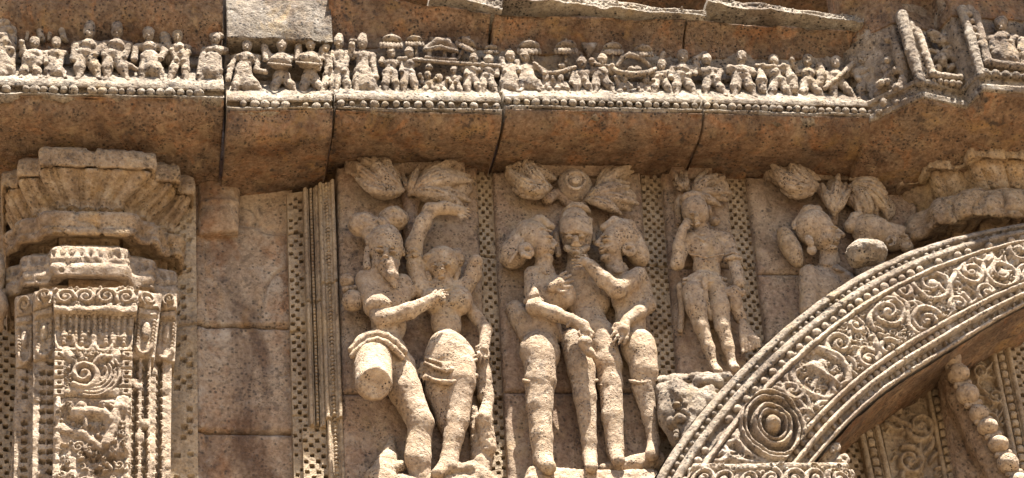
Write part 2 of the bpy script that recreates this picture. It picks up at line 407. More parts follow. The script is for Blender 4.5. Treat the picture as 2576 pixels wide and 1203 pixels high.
# ------------------------------------------------------------------ beads (shared meshes)
def bead_mesh(mat, seed):
    n, k = 9, 14; th = np.linspace(0, math.pi, n)[:, None]; ph = np.linspace(0, 2 * math.pi, k + 1)[None]
    V = np.stack([np.sin(th) * np.cos(ph), np.sin(th) * np.sin(ph), np.cos(th) * np.ones_like(ph)], -1)
    V = V * (1 + .13 * fbm(V + seed * 5.1, 1.6, 2, seed)[..., None]); V[:, -1] = V[:, 0]
    o = mesh('bead', V.reshape(-1, 3), quads(n, k + 1), mat); me = o.data; bpy.data.objects.remove(o); return me
BEADS = {id(m): [bead_mesh(m, s) for s in range(4)] for m in (M_ledge, M_arch, M_crust, M_jali, M_frieze)}
def bead(parent, p, r, mat, sq=(1, 1, 1), name='bead'):
    o = bpy.data.objects.new(name, BEADS[id(mat)][int(rng.integers(4))]); COL.objects.link(o)
    o.location = Vector([float(x) for x in p]); o.parent = parent
    o.matrix_parent_inverse = Matrix.Translation(-Vector(parent.location))
    z = r * rng.uniform(.8, 1.12); o.scale = (z * sq[0], z * sq[1], z * sq[2]); o.rotation_euler = (0, rng.uniform(-.3, .3), rng.uniform(0, 6.2))
    return o

# ------------------------------------------------------------------ entablature
def cornice(uL, uR, up, fr, so, label, seed, nbead, b0, b1, br, miss=(), uref=255, soff_mat=None):
    out = lambda rows, a: [(r[0], r[1] + .10) if r[0] == 'z' else (r[0], r[1], r[2] + (.10 if a else .10 * min(1, max(0, (r[2] - .02) / .3))), *r[3:]) for r in rows]
    up = up and out(up, 1); fr = out(fr, 1); so = out(so, 0)
    """up/fr/so: rows of the three courses; b0, b1: first and last bead (u, v)"""
    XL = P(uL, uref, .55)[0] + .004; XR = P(uR, uref, .55)[0] - .004
    t = thing('cornice_block', P((uL + uR) / 2, 290, .45), label, 'cornice', 'cornice blocks in a row')
    if up:
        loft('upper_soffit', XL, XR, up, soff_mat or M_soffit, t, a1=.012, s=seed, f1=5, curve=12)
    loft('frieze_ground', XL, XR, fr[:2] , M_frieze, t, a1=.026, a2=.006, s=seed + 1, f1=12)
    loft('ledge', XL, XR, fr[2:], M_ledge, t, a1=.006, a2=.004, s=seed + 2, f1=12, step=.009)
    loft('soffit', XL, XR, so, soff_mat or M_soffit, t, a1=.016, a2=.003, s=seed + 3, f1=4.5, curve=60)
    for k in range(nbead):
        if k in miss: continue
        q = k / (nbead - 1); u = b0[0] * (1 - q) + b1[0] * q + rng.normal(0, 1.2); v = b0[1] * (1 - q) + b1[1] * q
        bead(t, P(u, v + rng.normal(0, .8), .538), br * rng.uniform(.88, 1.1) * .0024, M_ledge, (1.1, .9, 1.0))
    return t
def fr_rows(l, r, dback=.30, dlip=.455):
    """l, r: v of frieze top, ledge top, band bottom, bead bottom, lip bottom"""
    return [(l[0], r[0], dback), (l[1] - 45, r[1] - 45, dback - .01),
            (l[1] - 37, r[1] - 37, dback), (l[1], r[1], dlip - .012), (l[1] + 2, r[1] + 2, dlip, .004), (l[2], r[2], dlip - .004, .004), (l[2] + 3, r[2] + 3, dlip - .035),
            (l[3] - 1, r[3] - 1, dlip - .04), (l[3], r[3], dlip, .008), (l[4], r[4], dlip - .02, .05), ('z', dlip - .09)]
cornice(-90, 566, [(-75, -50, .52), (-10, 12, .47, .01), (40, 57, .41), (75, 90, .345), (95, 112, .305), (125, 140, .30)],
        fr_rows((60, 199, 214, 232, 243), (85, 212, 228, 243, 252)),
        [(238, 248, .445), (243, 252, .447, .02), (300, 310, .34), (385, 440, .05), (425, 480, -.12)],
        'leftmost cornice block, over the pillar, dark stains on its underside', 11, 21, (16, 224), (500, 236), 11.5, miss=(1, 8))
cornice(570, 838, None, fr_rows((70, 240, 254, 268, 280), (70, 241, 256, 271, 276)),
        [(278, 274, .445), (284, 279, .447, .03), (350, 345, .36), (440, 430, .06), (500, 470, -.12)],
        'cornice block left of the four umbrellas, deep joint at either side, drummers along it', 21, 9, (614, 262), (820, 268), 10.5, miss=(5,))
cornice(842, 1262, [(-24, 32, .468, .02), (-10, 36, .448), (60, 76, .36), (92, 98, .315), (120, 124, .30)],
        fr_rows((95, 237, 251, 270, 281), (100, 243, 258, 275, 291)),
        [(277, 288, .445), (283, 294, .447, .02), (330, 342, .34), (398, 405, .09), (420, 432, -.02)],
        'cornice block above the embracing couple, house-shaped palanquin carved on it', 31, 15, (858, 262), (1249, 268), 10.5, miss=())
cornice(1268, 1764, [(36, 50, .468, .02), (40, 54, .448), (84, 96, .36), (110, 122, .315), (135, 145, .30)],
        fr_rows((105, 237, 250, 264, 279), (118, 247, 260, 275, 290)),
        [(274, 286, .445), (281, 292, .447, .018), (330, 345, .34), (405, 412, .09), (432, 440, -.02)],
        'cornice block above the trio, canopied boat-shaped palanquin carved on it', 41, 21, (1279, 256), (1746, 268), 10)
cornice(1767, 2194, [(50, 78, .468, .02), (54, 82, .448), (96, 118, .36), (122, 138, .315), (145, 150, .30)],
        fr_rows((118, 247, 260, 276, 290), (124, 255, 270, 287, 300)),
        [(286, 296, .445), (292, 303, .447, .012), (345, 352, .34), (412, 430, .09), (440, 470, -.02)],
        'cornice block at the right end of the figured frieze, above the man with a bird', 51, 21, (1778, 268), (2190, 283), 10)
# the plain tilted block above the drummers
XL, XR = P(570, 60, .55)[0] + .004, P(838, 60, .55)[0] - .004
o = loft('cladding_block', XL, XR, [(-60, -50, .46), (0, 2, .50), (60, 62, .53), (92, 100, .53, .02), (99, 107, .51), ('z', .4)], M_dark, None, a1=.020, a2=.005, s=61)
tag(o, 'rough grey weathered block above the drummers, between two dark joints', 'stone block')

# upper carved band with flowers
def carved_band(uL, uR, l, r, label, seed, d0=.58, d1=.52):
    G, n, A, B, w, h = quad_sheet((uL, l[0], d1), (uR, r[0], d1), (uR, r[1], d0), (uL, l[1], d0), .005)
    hf = HF(A, B); g = np.random.default_rng(seed)
    hf.ridge([(0, h - .012), (w, h - .012)], .022, .018); hf.ridge([(0, .01), (w, .01)], .018, .016)
    st = .085
    for i in range(int(w / st) + 1):
        a = (i + .5) * st + g.normal(0, .006)
        if g.random() < .12: continue
        for q in range(5): hf.dome(a + .026 * math.cos(q * 1.257 + i), h * .5 + .026 * math.sin(q * 1.257 + i), .017, .02)
        hf.dome(a, h * .5, .012, .032); hf.dome(a + st / 2, h * .78, .022, .018); hf.dome(a + st / 2, h * .22, .02, .015)
        hf.leaf(a + st / 2, h * .5, g.uniform(0, 6), .04, .01, .02)
    Nn = np.broadcast_to(n, G.shape)
    G = G + Nn * (1.5 * hf.H * np.clip(.8 + fbm(G, 7, 3, seed), .3, 1.2))[..., None]; G = rough(G, .009, 9, .005, 40, seed, Nn)
    o = sheet('carved_band', G, M_ledge, None, (0, .45, -.02)); tag(o, label, 'carved band', 'bright carved bands above the frieze')
carved_band(1085, 1262, (-40, -22), (7, 32), 'short bright flower band at the top, left piece ending over the palanquin', 71)
carved_band(1266, 1775, (-25, 0), (37, 50), 'long worn bright flower band along the top edge, middle piece', 72)
carved_band(1779, 2172, (-2, 12), (52, 66), 'crisp bright flower band along the top edge, right piece', 73)

# ------------------------------------------------------------------ recess left of the slabs
t = thing('recess_wall', P(610, 850, -.1), 'plain patchy brown recessed wall panel right of the pillar, three tall stones', 'wall panel')
for k, (v0, v1) in enumerate(((470, 816), (820, 1083), (1087, 1290))):
    G, n, A, B, w, h = quad_sheet((488, v0, -.12), (735, v0 + 4, -.12), (742, v1 + 4, -.12), (492, v1, -.12), .01)
    edge = np.minimum(B, h - B); edge = edge + .012 * fbm(G, 18, 3, 90 + k); hh = -.028 * np.exp(-(np.maximum(edge, 0) / .012) ** 2)
    hh = hh + .02 * np.exp(-((A - .02) / .03) ** 2) + .008 * (A < .055)
    G = G + n * (hh + .022 * fbm(G, 2.5, 5, 80 + k) - .02 * np.exp(-(fbm(G, 1.6, 3, 95 + k) / .012) ** 2) * (fbm(G, 1.1, 2, 99) > .05) + .004 * fbm(G, 22, 3, 81))[..., None]
    sheet('stone_course', G, M_recess, t, (0, .3, 0))
G, n, A, B, w, h = quad_sheet((500, 447, -.02), (606, 452, -.02), (602, 572, -.02), (500, 578, -.02), .008)
e = np.minimum(np.minimum(A, w - A) / (w * .5), (h - B) / (h * .55)); hh = .05 * np.sqrt(np.clip(e * 1.8, 0, 1)) - .05 + .014 * np.exp(-((B - h * .45) / .02) ** 2)
o = sheet('bracket_stone', rough(G + n * hh[..., None], .010, 8, .003, 45, 77, np.broadcast_to(n, G.shape)), M_recess, None, (0, .14, .02))
tag(o, 'blunt brown bracket block under the cornice, beside the pillar capital', 'bracket')

# ------------------------------------------------------------------ screens of square holes, bead strips
def screen(name, c, cell, dep, mat, label, cat, group=None, margin=.0, seed=0, joints=(), worn=0.006, keep=.95, parent=None, back=.2):
    dep *= 3.2
    G, n, A, B, w, h = quad_sheet(*c, .0031); hf = HF(A, B); jali(hf, margin, w - margin, .0, h, cell, dep, seed, keep=keep, fill=.46)
    for j in joints: hf.H -= .02 * np.exp(-((B - j * h + .004 * np.sin(A * 40)) / .007) ** 2)
    wear = np.clip(.95 + 1.3 * fbm(G, 3.5, 3, seed + 3), .12, 1)
    hf.H = np.where(hf.H < 0, hf.H * wear, hf.H)
    Nn = np.broadcast_to(n, G.shape); G = rough(G + Nn * hf.H[..., None], worn, 9, .002, 60, seed, Nn)
    o = sheet(name, G, mat, parent, (0, back, 0), False)
    if label: tag(o, label, cat, group)
    return o
def bead_strip(name, c, label, mat, rb, seed, joints=(), parent=None, cat='pilaster', group=None, pos=.5, sp=2.15):
    G, n, A, B, w, h = quad_sheet(*c, .0042); hf = HF(A, B)
    hf.ridge([(w * .12, 0), (w * .12, h)], w * .14, .022); hf.ridge([(w * .88, 0), (w * .88, h)], w * .14, .022)
    x = w * pos; hf.H -= .032 * (np.abs(A - x) < rb * 1.15)
    for k in range(int(h / (rb * sp))): hf.dome(x, (k + .5) * rb * sp, rb, .014)
    for j in joints: hf.H -= .02 * np.exp(-((B - j * h) / .007) ** 2)
    Nn = np.broadcast_to(n, G.shape); G = rough(G + Nn * hf.H[..., None], .006, 7, .002, 60, seed, Nn)
    o = sheet(name, G, mat, parent, (0, .2, 0), False)
    if label: tag(o, label, cat, group)
    return o
screen('perforated_strip', ((722, 488, -.06), (762, 482, -.06), (782, 1290, -.06), (742, 1290, -.06)), .031, .03, M_jali, 'narrow strip with worn square holes, right of the plain recess', 'pilaster', seed=5, joints=(.14, .46, .72), keep=.8)
bead_strip('beaded_strip', ((762, 478, -.01), (800, 470, -.01), (820, 1075, -.01), (780, 1070, -.01)), 'slim moulded strip with a vertical row of tiny beads, left of its twin', M_jali, .011, 6, (.5,))
bead_strip('beaded_strip', ((800, 465, .03), (840, 455, .03), (862, 1050, .03), (820, 1052, .03)), 'slim moulded strip with a vertical row of tiny beads, right of its twin', M_jali, .0115, 7, (.45,))
bead_strip('beaded_strip', ((822, 1054, -.0), (862, 1050, -.0), (872, 1290, -.0), (832, 1290, -.0)), 'short lower bead strip at the bottom edge, left of the embracing couple', M_jali, .0115, 8)
screen('perforated_strip', ((760, 1074, -.03), (820, 1076, -.03), (832, 1290, -.03), (768, 1290, -.03)), .033, .03, M_jali, 'short lower strip with square holes at the bottom, below the twin bead strips', 'pilaster', seed=9)
screen('perforated_screen', ((1196, 430, -.03), (1246, 436, -.03), (1300, 1290, -.03), (1216, 1290, -.03)), .033, .035, M_jali, 'tall screen of square holes between the couple and the trio', 'stone screen', seed=15, joints=(.27, .69), keep=.93)
screen('perforated_screen', ((1612, 440, -.03), (1672, 440, -.03), (1718, 990, -.03), (1640, 985, -.03)), .031, .035, M_jali, 'screen of square holes between the trio and the man with a bird', 'stone screen', seed=16, joints=(.44,))
screen('perforated_screen', ((1822, 440, -.03), (1885, 440, -.03), (1960, 960, -.03), (1868, 960, -.03)), .033, .035, M_jali, 'screen of square holes between the man with a bird and the two lovers', 'stone screen', seed=17, joints=(.47,))

# ------------------------------------------------------------------ slabs behind the statues
def slab(c, label, seed, joints=(), d=.03):
    t = thing('relief_slab', P(c[3][0], c[3][1], d), label, 'stone slab', 'slabs behind the statues')
    vs = [0, *joints, 1]
    for k in range(len(vs) - 1):
        a, b = vs[k], vs[k + 1]; L = [np.array(c[0]) * (1 - q) + np.array(c[3]) * q for q in (a, b)]; R_ = [np.array(c[1]) * (1 - q) + np.array(c[2]) * q for q in (a, b)]
        gp = 1.5 if k else 0
        G, n, A, B, w, h = quad_sheet((L[0][0], L[0][1] + gp, d), (R_[0][0], R_[0][1] + gp, d), (R_[1][0], R_[1][1] - 1, d), (L[1][0], L[1][1] - 1, d), .01)
        e = np.minimum(np.minimum(A, w - A), np.minimum(B, h - B))
        G = G + n * (.012 * fbm(G, 3, 4, seed) + .003 * fbm(G, 25, 3, seed + 1) - .02 * np.exp(-(np.maximum(e + .012 * fbm(G, 16, 3, seed + 7), 0) / .012) ** 2))[..., None]
        sheet('stone_course', G, M_slab, t, (0, .2, 0))
    return t
slab(((848, 418), (1200, 418), (1240, 1290), (868, 1290)), 'purple brown slab behind the embracing couple', 101, (.655,))
slab(((1242, 430), (1612, 430), (1668, 1290), (1284, 1290)), 'purple brown slab behind the trio of figures', 102, (.645,))
slab(((1668, 432), (1826, 432), (1890, 1000), (1712, 1000)), 'narrow slab behind the man with a bird', 103, (.42,))
slab(((1880, 442), (2300, 448), (2380, 1100), (1960, 1100)), 'slab behind the two lovers, cut off by the arch', 104, (.37,))
def lintel(u0, u1, v0, v1, label, seed, d=.075):
    o = loft('lintel_block', P(u0, v0, d)[0], P(u1, v0, d)[0], [(v0, v0 + 3, d), (v1, v1 + 3, d - .01), ('z', .0)], M_slab, None, a1=.008, s=seed); tag(o, label, 'lintel')
lintel(868, 1168, 402, 436, 'flat block under the cornice, above the leaves of the couple', 111)
lintel(1290, 1570, 410, 440, 'flat block under the cornice, above the round flower of the trio', 112)
lintel(1690, 1790, 418, 446, 'flat block under the cornice, above the man with a bird', 113)
lintel(1925, 2240, 420, 450, 'flat block under the cornice, above the leaves of the two lovers', 114)
# ------------------------------------------------------------------ corner bay at the right end of the entablature
def plan_sweep(name, plan, rows, mat, parent, a1=.008, s=0, step=.012, f1=6, back=.3):
    """plan: (X, d) along the wall; rows: (z, drel) from top to bottom"""
    pl = np.array(plan, float); seg = np.hypot(*np.diff(pl, axis=0).T); u = [pl[0]]
    for k in range(len(seg)):
        n = max(2, int(seg[k] / step)); u += [pl[k] + (pl[k + 1] - pl[k]) * (i + 1) / n for i in range(n)]
    u = np.array(u); r = np.array(rows, float); w = []
    for k in range(len(r) - 1):
        n = max(2, int(np.hypot(*(r[k + 1] - r[k])) / step)); w += [r[k] + (r[k + 1] - r[k]) * i / n for i in range(n)]
    w = np.array(w + [r[-1]])
    G = np.zeros((len(w), len(u), 3)); G[..., 0] = u[None, :, 0]; G[..., 1] = -(u[None, :, 1] + w[:, None, 1]); G[..., 2] = w[:, None, 0]
    G = rough(G, a1, f1, .003, 40, s); return sheet(name, G, mat, parent, (0, back, 0))
DOFF = .10
X5 = P(2194, 290, .55)[0]
zz = lambda v, d: PX(X5, v, d + .10)[2]
plan = [(X5 - .02, .55)] + [(P(u, v, d)[0], d) for u, v, d in ((2313, 209, .80), (2425, 237, .73), (2467, 193, .90), (2580, 204, .89), (2960, 230, .88))]
bay = thing('corner_bay', P(2400, 220, .7), 'stepped corner bay at the top right, with beaded frames', 'cornice')
zt, zl = zz(255, .45), zz(303, .45)
plan_sweep('frieze_ground', plan, [(zz(95, .45) + .30, -.10), (zz(110, .45), -.13), (zt + .0, -.13)], M_frieze, bay, a1=.022, s=202, f1=11)
plan_sweep('ledge', plan, [(zt - .0, -.14), (zt - .002, -.01), (zt - .006, 0), (zt - .035, -.004), (zt - .038, -.03), (zl + .045, -.035), (zl + .043, 0), (zl, -.01), (zl - .003, -.1)], M_ledge, bay, a1=.009, s=203, f1=12, step=.009)
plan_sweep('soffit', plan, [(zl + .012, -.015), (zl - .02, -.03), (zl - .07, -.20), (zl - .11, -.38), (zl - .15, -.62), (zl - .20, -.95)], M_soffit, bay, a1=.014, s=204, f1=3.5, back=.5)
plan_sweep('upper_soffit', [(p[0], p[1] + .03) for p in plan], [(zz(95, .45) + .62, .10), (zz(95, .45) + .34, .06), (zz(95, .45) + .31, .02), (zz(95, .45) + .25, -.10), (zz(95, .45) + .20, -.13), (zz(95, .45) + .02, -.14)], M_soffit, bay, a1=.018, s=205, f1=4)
def bar(pts, mat, parent, name='frame_bar', seed=0):
    s = Sculpt(.007, .012); s.limb(pts); return s.build(name, mat, parent, .007, .003, 16, seed)
bar([(2268, 40, .66, 16.9), (2292, 130, .69, 14.3), (2315, 208, .70, 13.0)], M_ledge, bay, seed=1)
bar([(2305, 80, .66, 13.0), (2330, 140, .68, 10.4), (2346, 188, .68, 10.4), (2415, 197, .64, 9.1)], M_frieze, bay, seed=2)
bar([(2420, 24, .72, 11.7), (2440, 90, .74, 13.0), (2452, 132, .76, 13.0), (2468, 190, .78, 11.7)], M_ledge, bay, seed=3)
bar([(2452, 34, .72, 11.7), (2470, 100, .74, 11.7), (2486, 160, .76, 11.7), (2600, 172, .76, 11.7)], M_frieze, bay, seed=4)
bar([(2286, 66, .61, 17), (2310, 140, .63, 17), (2330, 202, .63, 16), (2420, 214, .58, 15)], M_frieze, bay, 'frame_channel', 5)
bar([(2436, 30, .66, 18), (2456, 100, .68, 17), (2476, 178, .70, 17), (2600, 190, .70, 16)], M_frieze, bay, 'frame_channel', 6)
for k in range(4): bead(bay, P(2319 + 6 * k, 122 + 20 * k, .77), 10 * .0024, M_frieze)
for k in range(5): bead(bay, P(2348 + 16 * k, 203 + 2.2 * k, .765), 9 * .0024, M_frieze)
for k in range(5): bead(bay, P(2436 + 7 * k, 36 + 19 * k, .84), 10 * .0024, M_frieze)
for k in range(5): bead(bay, P(2478 + 26 * k, 184 + 2.5 * k, .885), 13.5 * .0024, M_ledge)
for k in range(2): bead(bay, P(2210 + 14 * k, 283 - 6 * k, .60), 10 * .0024, M_ledge)
DOFF = .0
# ------------------------------------------------------------------ stepped pillars
def stepped(name, rows, mat, parent, disp=None, seed=0, sub=.012, a1=.007, sm=3, back=.25):
    """rows top to bottom: (v at the centre, six edges left to right, (d centre, d mid, d outer))"""
    out = []
    for v, e, d in rows:
        z = P((e[2] + e[3]) / 2, v, d[0])[2]
        def X(u, dd):
            q = P(u, v, d[0])                                        # X seen at that height and depth
            for _ in range(4):
                pp = P(u, v + (d[0] - dd) * 245, dd); return pp[0]
        x = [X(e[0], d[2]), X(e[1], d[1]), X(e[2], d[0]), X(e[3], d[0]), X(e[4], d[1]), X(e[5], d[2])]
        out.append(np.array([(x[0], -(d[2] - .3), z), (x[0], -d[2], z), (x[1], -d[2], z), (x[1], -d[1], z), (x[2], -d[1], z), (x[2], -d[0], z),
                             (x[3], -d[0], z), (x[3], -d[1], z), (x[4], -d[1], z), (x[4], -d[2], z), (x[5], -d[2], z), (x[5], -(d[2] - .3), z)]))
    out = np.array(out); ref = out[len(out) // 2]; seg = np.linalg.norm(np.diff(ref, axis=0), axis=1)
    R0 = []
    for k in range(11):
        n = max(3, int(seg[k] / .010)); t = np.arange(n)[None, :, None] / n
        R0.append(out[:, k:k + 1] * (1 - t) + out[:, k + 1:k + 2] * t)
    R0.append(out[:, -1:]); Q = np.concatenate(R0, 1)
    for _ in range(sm):
        Q[:, 1:-1] = .25 * Q[:, :-2] + .5 * Q[:, 1:-1] + .25 * Q[:, 2:]
    G = []
    for k in range(len(Q) - 1):
        n = max(2, int(np.linalg.norm(Q[k + 1] - Q[k], axis=1).max() / sub)); t = np.arange(n)[:, None, None] / n
        G.append(Q[k][None] * (1 - t) + Q[k + 1][None] * t)
    G = np.concatenate(G + [Q[-1:]]); N = grid_normals(G)
    for _ in range(2): N[1:-1, 1:-1] = .5 * N[1:-1, 1:-1] + .125 * (N[:-2, 1:-1] + N[2:, 1:-1] + N[1:-1, :-2] + N[1:-1, 2:])
    if disp is not None:
        s_ = np.cumsum(np.r_[0, np.linalg.norm(np.diff(Q[len(Q) // 2], axis=0), axis=1)]); t_ = np.linspace(0, 1, len(G))
        G = G + N * disp(s_[None, :] + 0 * t_[:, None], t_[:, None] + 0 * s_[None, :])[..., None]
    G = rough(G, a1, 10, .003, 45, seed, N); V, Qd = skirted(G, np.array([0, back, 0])); return mesh(name, V, Qd, mat, parent)
E = lambda e, g: (e[0] - g, e[1] - g, e[2] - g, e[3] + g, e[4] + g, e[5] + g)
D3 = lambda d, g: (d[0] + g, d[1] + g, d[2] + g)
def dots(n, w, t0, t1, dep):                                          # dentil holes round a neck
    def f(s, t): return np.where((np.abs(((s / w) % 1) - .5) < .27) & (t > t0) & (t < t1), -dep, 0)
    return f
def carve(seed, amp=.012, fr=30):
    def f(s, t):
        q = np.stack([s * fr, t * 5.5, 0 * s + seed], -1); r = vnoise(q, seed); return amp * (np.abs(r) * 2 - .8) - .016 * (np.abs(r) < .09)
    return f
pil = thing('pillar', P(235, 900, .2), 'left carved pillar with stepped capital, sunlit shaft', 'pillar')
eA, dA = (2, 42, 96, 393, 455, 491), (.33, .22, .11)
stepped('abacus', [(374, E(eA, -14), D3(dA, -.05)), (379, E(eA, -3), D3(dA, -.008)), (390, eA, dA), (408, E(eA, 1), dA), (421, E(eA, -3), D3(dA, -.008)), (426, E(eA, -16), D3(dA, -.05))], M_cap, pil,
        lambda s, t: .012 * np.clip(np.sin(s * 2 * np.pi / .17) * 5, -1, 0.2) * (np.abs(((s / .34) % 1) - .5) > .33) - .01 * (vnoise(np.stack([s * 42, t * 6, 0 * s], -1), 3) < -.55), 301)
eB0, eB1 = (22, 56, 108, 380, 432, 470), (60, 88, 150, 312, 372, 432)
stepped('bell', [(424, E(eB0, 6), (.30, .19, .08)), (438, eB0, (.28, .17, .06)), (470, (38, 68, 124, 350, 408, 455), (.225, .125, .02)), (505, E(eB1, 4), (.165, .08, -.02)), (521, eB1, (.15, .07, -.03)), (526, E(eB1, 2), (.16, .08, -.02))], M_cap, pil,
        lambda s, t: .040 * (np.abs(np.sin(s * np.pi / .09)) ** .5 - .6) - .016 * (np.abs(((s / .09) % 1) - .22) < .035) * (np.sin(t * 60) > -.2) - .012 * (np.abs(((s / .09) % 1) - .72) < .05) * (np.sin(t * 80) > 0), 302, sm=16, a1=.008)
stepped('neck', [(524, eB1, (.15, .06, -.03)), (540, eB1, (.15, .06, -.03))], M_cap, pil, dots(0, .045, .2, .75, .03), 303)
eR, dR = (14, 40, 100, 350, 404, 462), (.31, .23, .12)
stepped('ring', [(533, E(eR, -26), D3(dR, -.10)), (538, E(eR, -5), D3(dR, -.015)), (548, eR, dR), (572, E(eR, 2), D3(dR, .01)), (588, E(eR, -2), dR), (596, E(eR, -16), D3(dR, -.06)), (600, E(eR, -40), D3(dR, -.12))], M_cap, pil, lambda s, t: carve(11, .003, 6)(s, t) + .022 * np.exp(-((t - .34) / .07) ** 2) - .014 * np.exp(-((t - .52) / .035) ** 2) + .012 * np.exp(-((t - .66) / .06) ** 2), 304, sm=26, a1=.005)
eN2 = (74, 96, 148, 300, 352, 405)
stepped('neck', [(594, eN2, (.19, .10, .0)), (622, eN2, (.19, .10, .0))], M_cap, pil, dots(0, .05, .45, .8, .03), 305)
eS, dS = (12, 50, 122, 330, 394, 452), (.34, .245, .14)
stepped('ring', [(617, E(eS, -24), D3(dS, -.11)), (623, E(eS, -9), D3(dS, -.04)), (638, E(eS, -3), D3(dS, -.01)), (648, eS, dS), (672, E(eS, 0), D3(dS, .005)), (694, E(eS, -3), D3(dS, -.005)), (701, E(eS, -16), D3(dS, -.06)), (704, E(eS, -40), D3(dS, -.12))], M_pillar, pil,
        lambda s, t: carve(21, .002, 6)(s, t) + .016 * np.exp(-((t - .28) / .05) ** 2) - .014 * np.exp(-((t - .47) / .03) ** 2) - .018 * ((np.abs(((s / .052) % 1) - .5) < .26) & (np.abs(t - .36) < .05)), 306, sm=22, a1=.005)
stepped('neck', [(700, (70, 100, 170, 310, 350, 405), (.23, .14, .03)), (722, (70, 100, 170, 310, 350, 405), (.23, .14, .03))], M_cap, pil, None, 307)
def face(name, c, fn, seed, mat=M_pillar, parent=None, back=.16, a1=.008):
    G, n, A, B, w, h = quad_sheet(*c, .0045); hf = HF(A, B); fn(hf, w, h); hf.H = hf.H * np.clip(.9 + .8 * fbm(G, 7, 3, seed), .35, 1.15) if parent is None else hf.H; Nn = np.broadcast_to(n, G.shape)
    G = rough(G + Nn * hf.H[..., None], a1, 10, .004, 40, seed, Nn); return sheet(name, G, mat, parent or pil, (0, back, 0))
def f_head(hf, w, h):                                                 # scrolled head block of the shaft
    hf.ridge([(0, h * .9), (w, h * .9)], .03, .03)
    for k, x in enumerate((.14, .38, .62, .86)):
        hf.spiral(w * x, h * .42, .055, 1.6, 3 * k, .014, .035, 1 if k % 2 else -1); hf.dome(w * x, h * .42, .02, .03); hf.leaf(w * x - .03, h * .75, .2 + k, .09, .018, .022)
    for k in range(9): hf.pit(w * (k + .5) / 9, h * .70, .010, .010, .03)
    hf.scatter(lambda A, B: A > 0, 200, (.010, .022), .024, 1)
def f_tassel(hf, w, h):                                               # strings of beads hanging from the head
    for k in range(13):
        x = w * (k + .5) / 13; L = h * (.5 + .42 * abs(math.sin(k * 1.3)))
        for i in range(int(L / .021)): hf.dome(x, .01 + i * .021, .013, .026)
    for k in range(4):
        x = w * (k + .5) / 4; t = np.linspace(0, math.pi, 12); hf.ridge(np.stack([x + .06 * np.cos(t), h * .62 + .1 * np.sin(t)], 1), .014, .024); hf.dome(x, h * .6, .025, .022)
    hf.ridge([(0, h * .97), (w, h * .97)], .025, .02)
    for k in range(4): hf.pit(w * (.22 + .19 * k), h * .88, .013, .012, .035)
def f_bird(hf, w, h):
    for x in (.07, .93):
        for k in range(5): hf.bump(w * x, h * (k + .5) / 5, w * .07, h * .08, .022); hf.pit(w * x, h * (k + .5) / 5, .010, .010, .04)
    hf.spiral(w * .38, h * .52, .085, 1.7, 2.2, .022, .045, -1); hf.dome(w * .38, h * .54, .03, .03)
    for k in range(4): t = np.linspace(-.6, 1.9, 14); r = .075 + .022 * k; hf.ridge(np.stack([w * .62 + r * np.cos(t) - .05, h * .5 + r * np.sin(t)], 1), .010, .035)
    hf.leaf(w * .5, h * .32, -1.1, .11, .025, .04, 1.2); hf.leaf(w * .72, h * .3, -.9, .11, .03, .032, -1); hf.dome(w * .78, h * .68, .025, .03); hf.leaf(w * .3, h * .25, 3.6, .1, .03, .03, .8)
    hf.ridge([(w * .2, h * .9), (w * .45, h * .82), (w * .8, h * .9)], .03, .03); hf.pit(w * .3, h * .2, .03, .014, .03, .4); hf.pit(w * .8, h * .4, .02, .02, .03)
    hf.scatter(lambda A, B: (A > w * .13) & (A < w * .87), 240, (.010, .022), .026, 2)
def f_worn(hf, w, h):
    hf.scatter(lambda A, B: B > h * .05, 160, (.012, .03), .03, 12)
    for x in (.05, .95): hf.ridge([(w * x, 0), (w * x, h)], .016, .02)                                                 # worn hunting scene: a beast above broken ground
    hf.ridge([(w * .3, h * .16), (w * .45, h * .14), (w * .65, h * .17), (w * .72, h * .22)], .042, .05, .03); hf.dome(w * .36, h * .08, .03, .045)
    hf.ridge([(w * .40, h * .18), (w * .42, h * .27)], .016, .035); hf.ridge([(w * .66, h * .2), (w * .7, h * .28)], .018, .035); hf.ridge([(w * .1, h * .27), (w * .4, h * .33), (w * .62, h * .46)], .032, .035, .02)
    hf.ridge([(w * .88, h * .03), (w * .80, h * .2), (w * .68, h * .42)], .035, .04, .03); hf.dome(w * .87, h * .1, .045, .05); hf.ridge([(w * .62, h * .06), (w * .75, h * .05)], .02, .03)
    q = np.stack([hf.A * 9, hf.B * 13, 0 * hf.A], -1); r = fbm(q, 1., 4, 5); hf.H += .05 * r * np.clip((hf.B / h - .25) * 4, .2, 1)
    for k in range(9): hf.pit(w * rng.uniform(.1, .9), h * rng.uniform(.5, .98), .022, .014, .035, rng.uniform(-1, 1))
def f_holes(cols, cell=.062, zz_=False, seed=0, start=0.0):
    def f(hf, w, h):
        for c in cols:
            for k in range(int(h * (1 - start) / cell)):
                hf.pit(w * c, h * start + (k + .5) * cell, .017, .014, .075, rng.normal(0, .25)); 
                if zz_: hf.pit(w * c, h * start + (k + 1.0) * cell, .013, .010, .055, .785)
        hf.H += .010 * fbm(np.stack([hf.A * 12, hf.B * 12, 0 * hf.A], -1), 1., 3, seed)
        for k in range(int(h / .16)): hf.dome(w * rng.uniform(.1, .9), h * rng.random(), .025, .007)
    return f
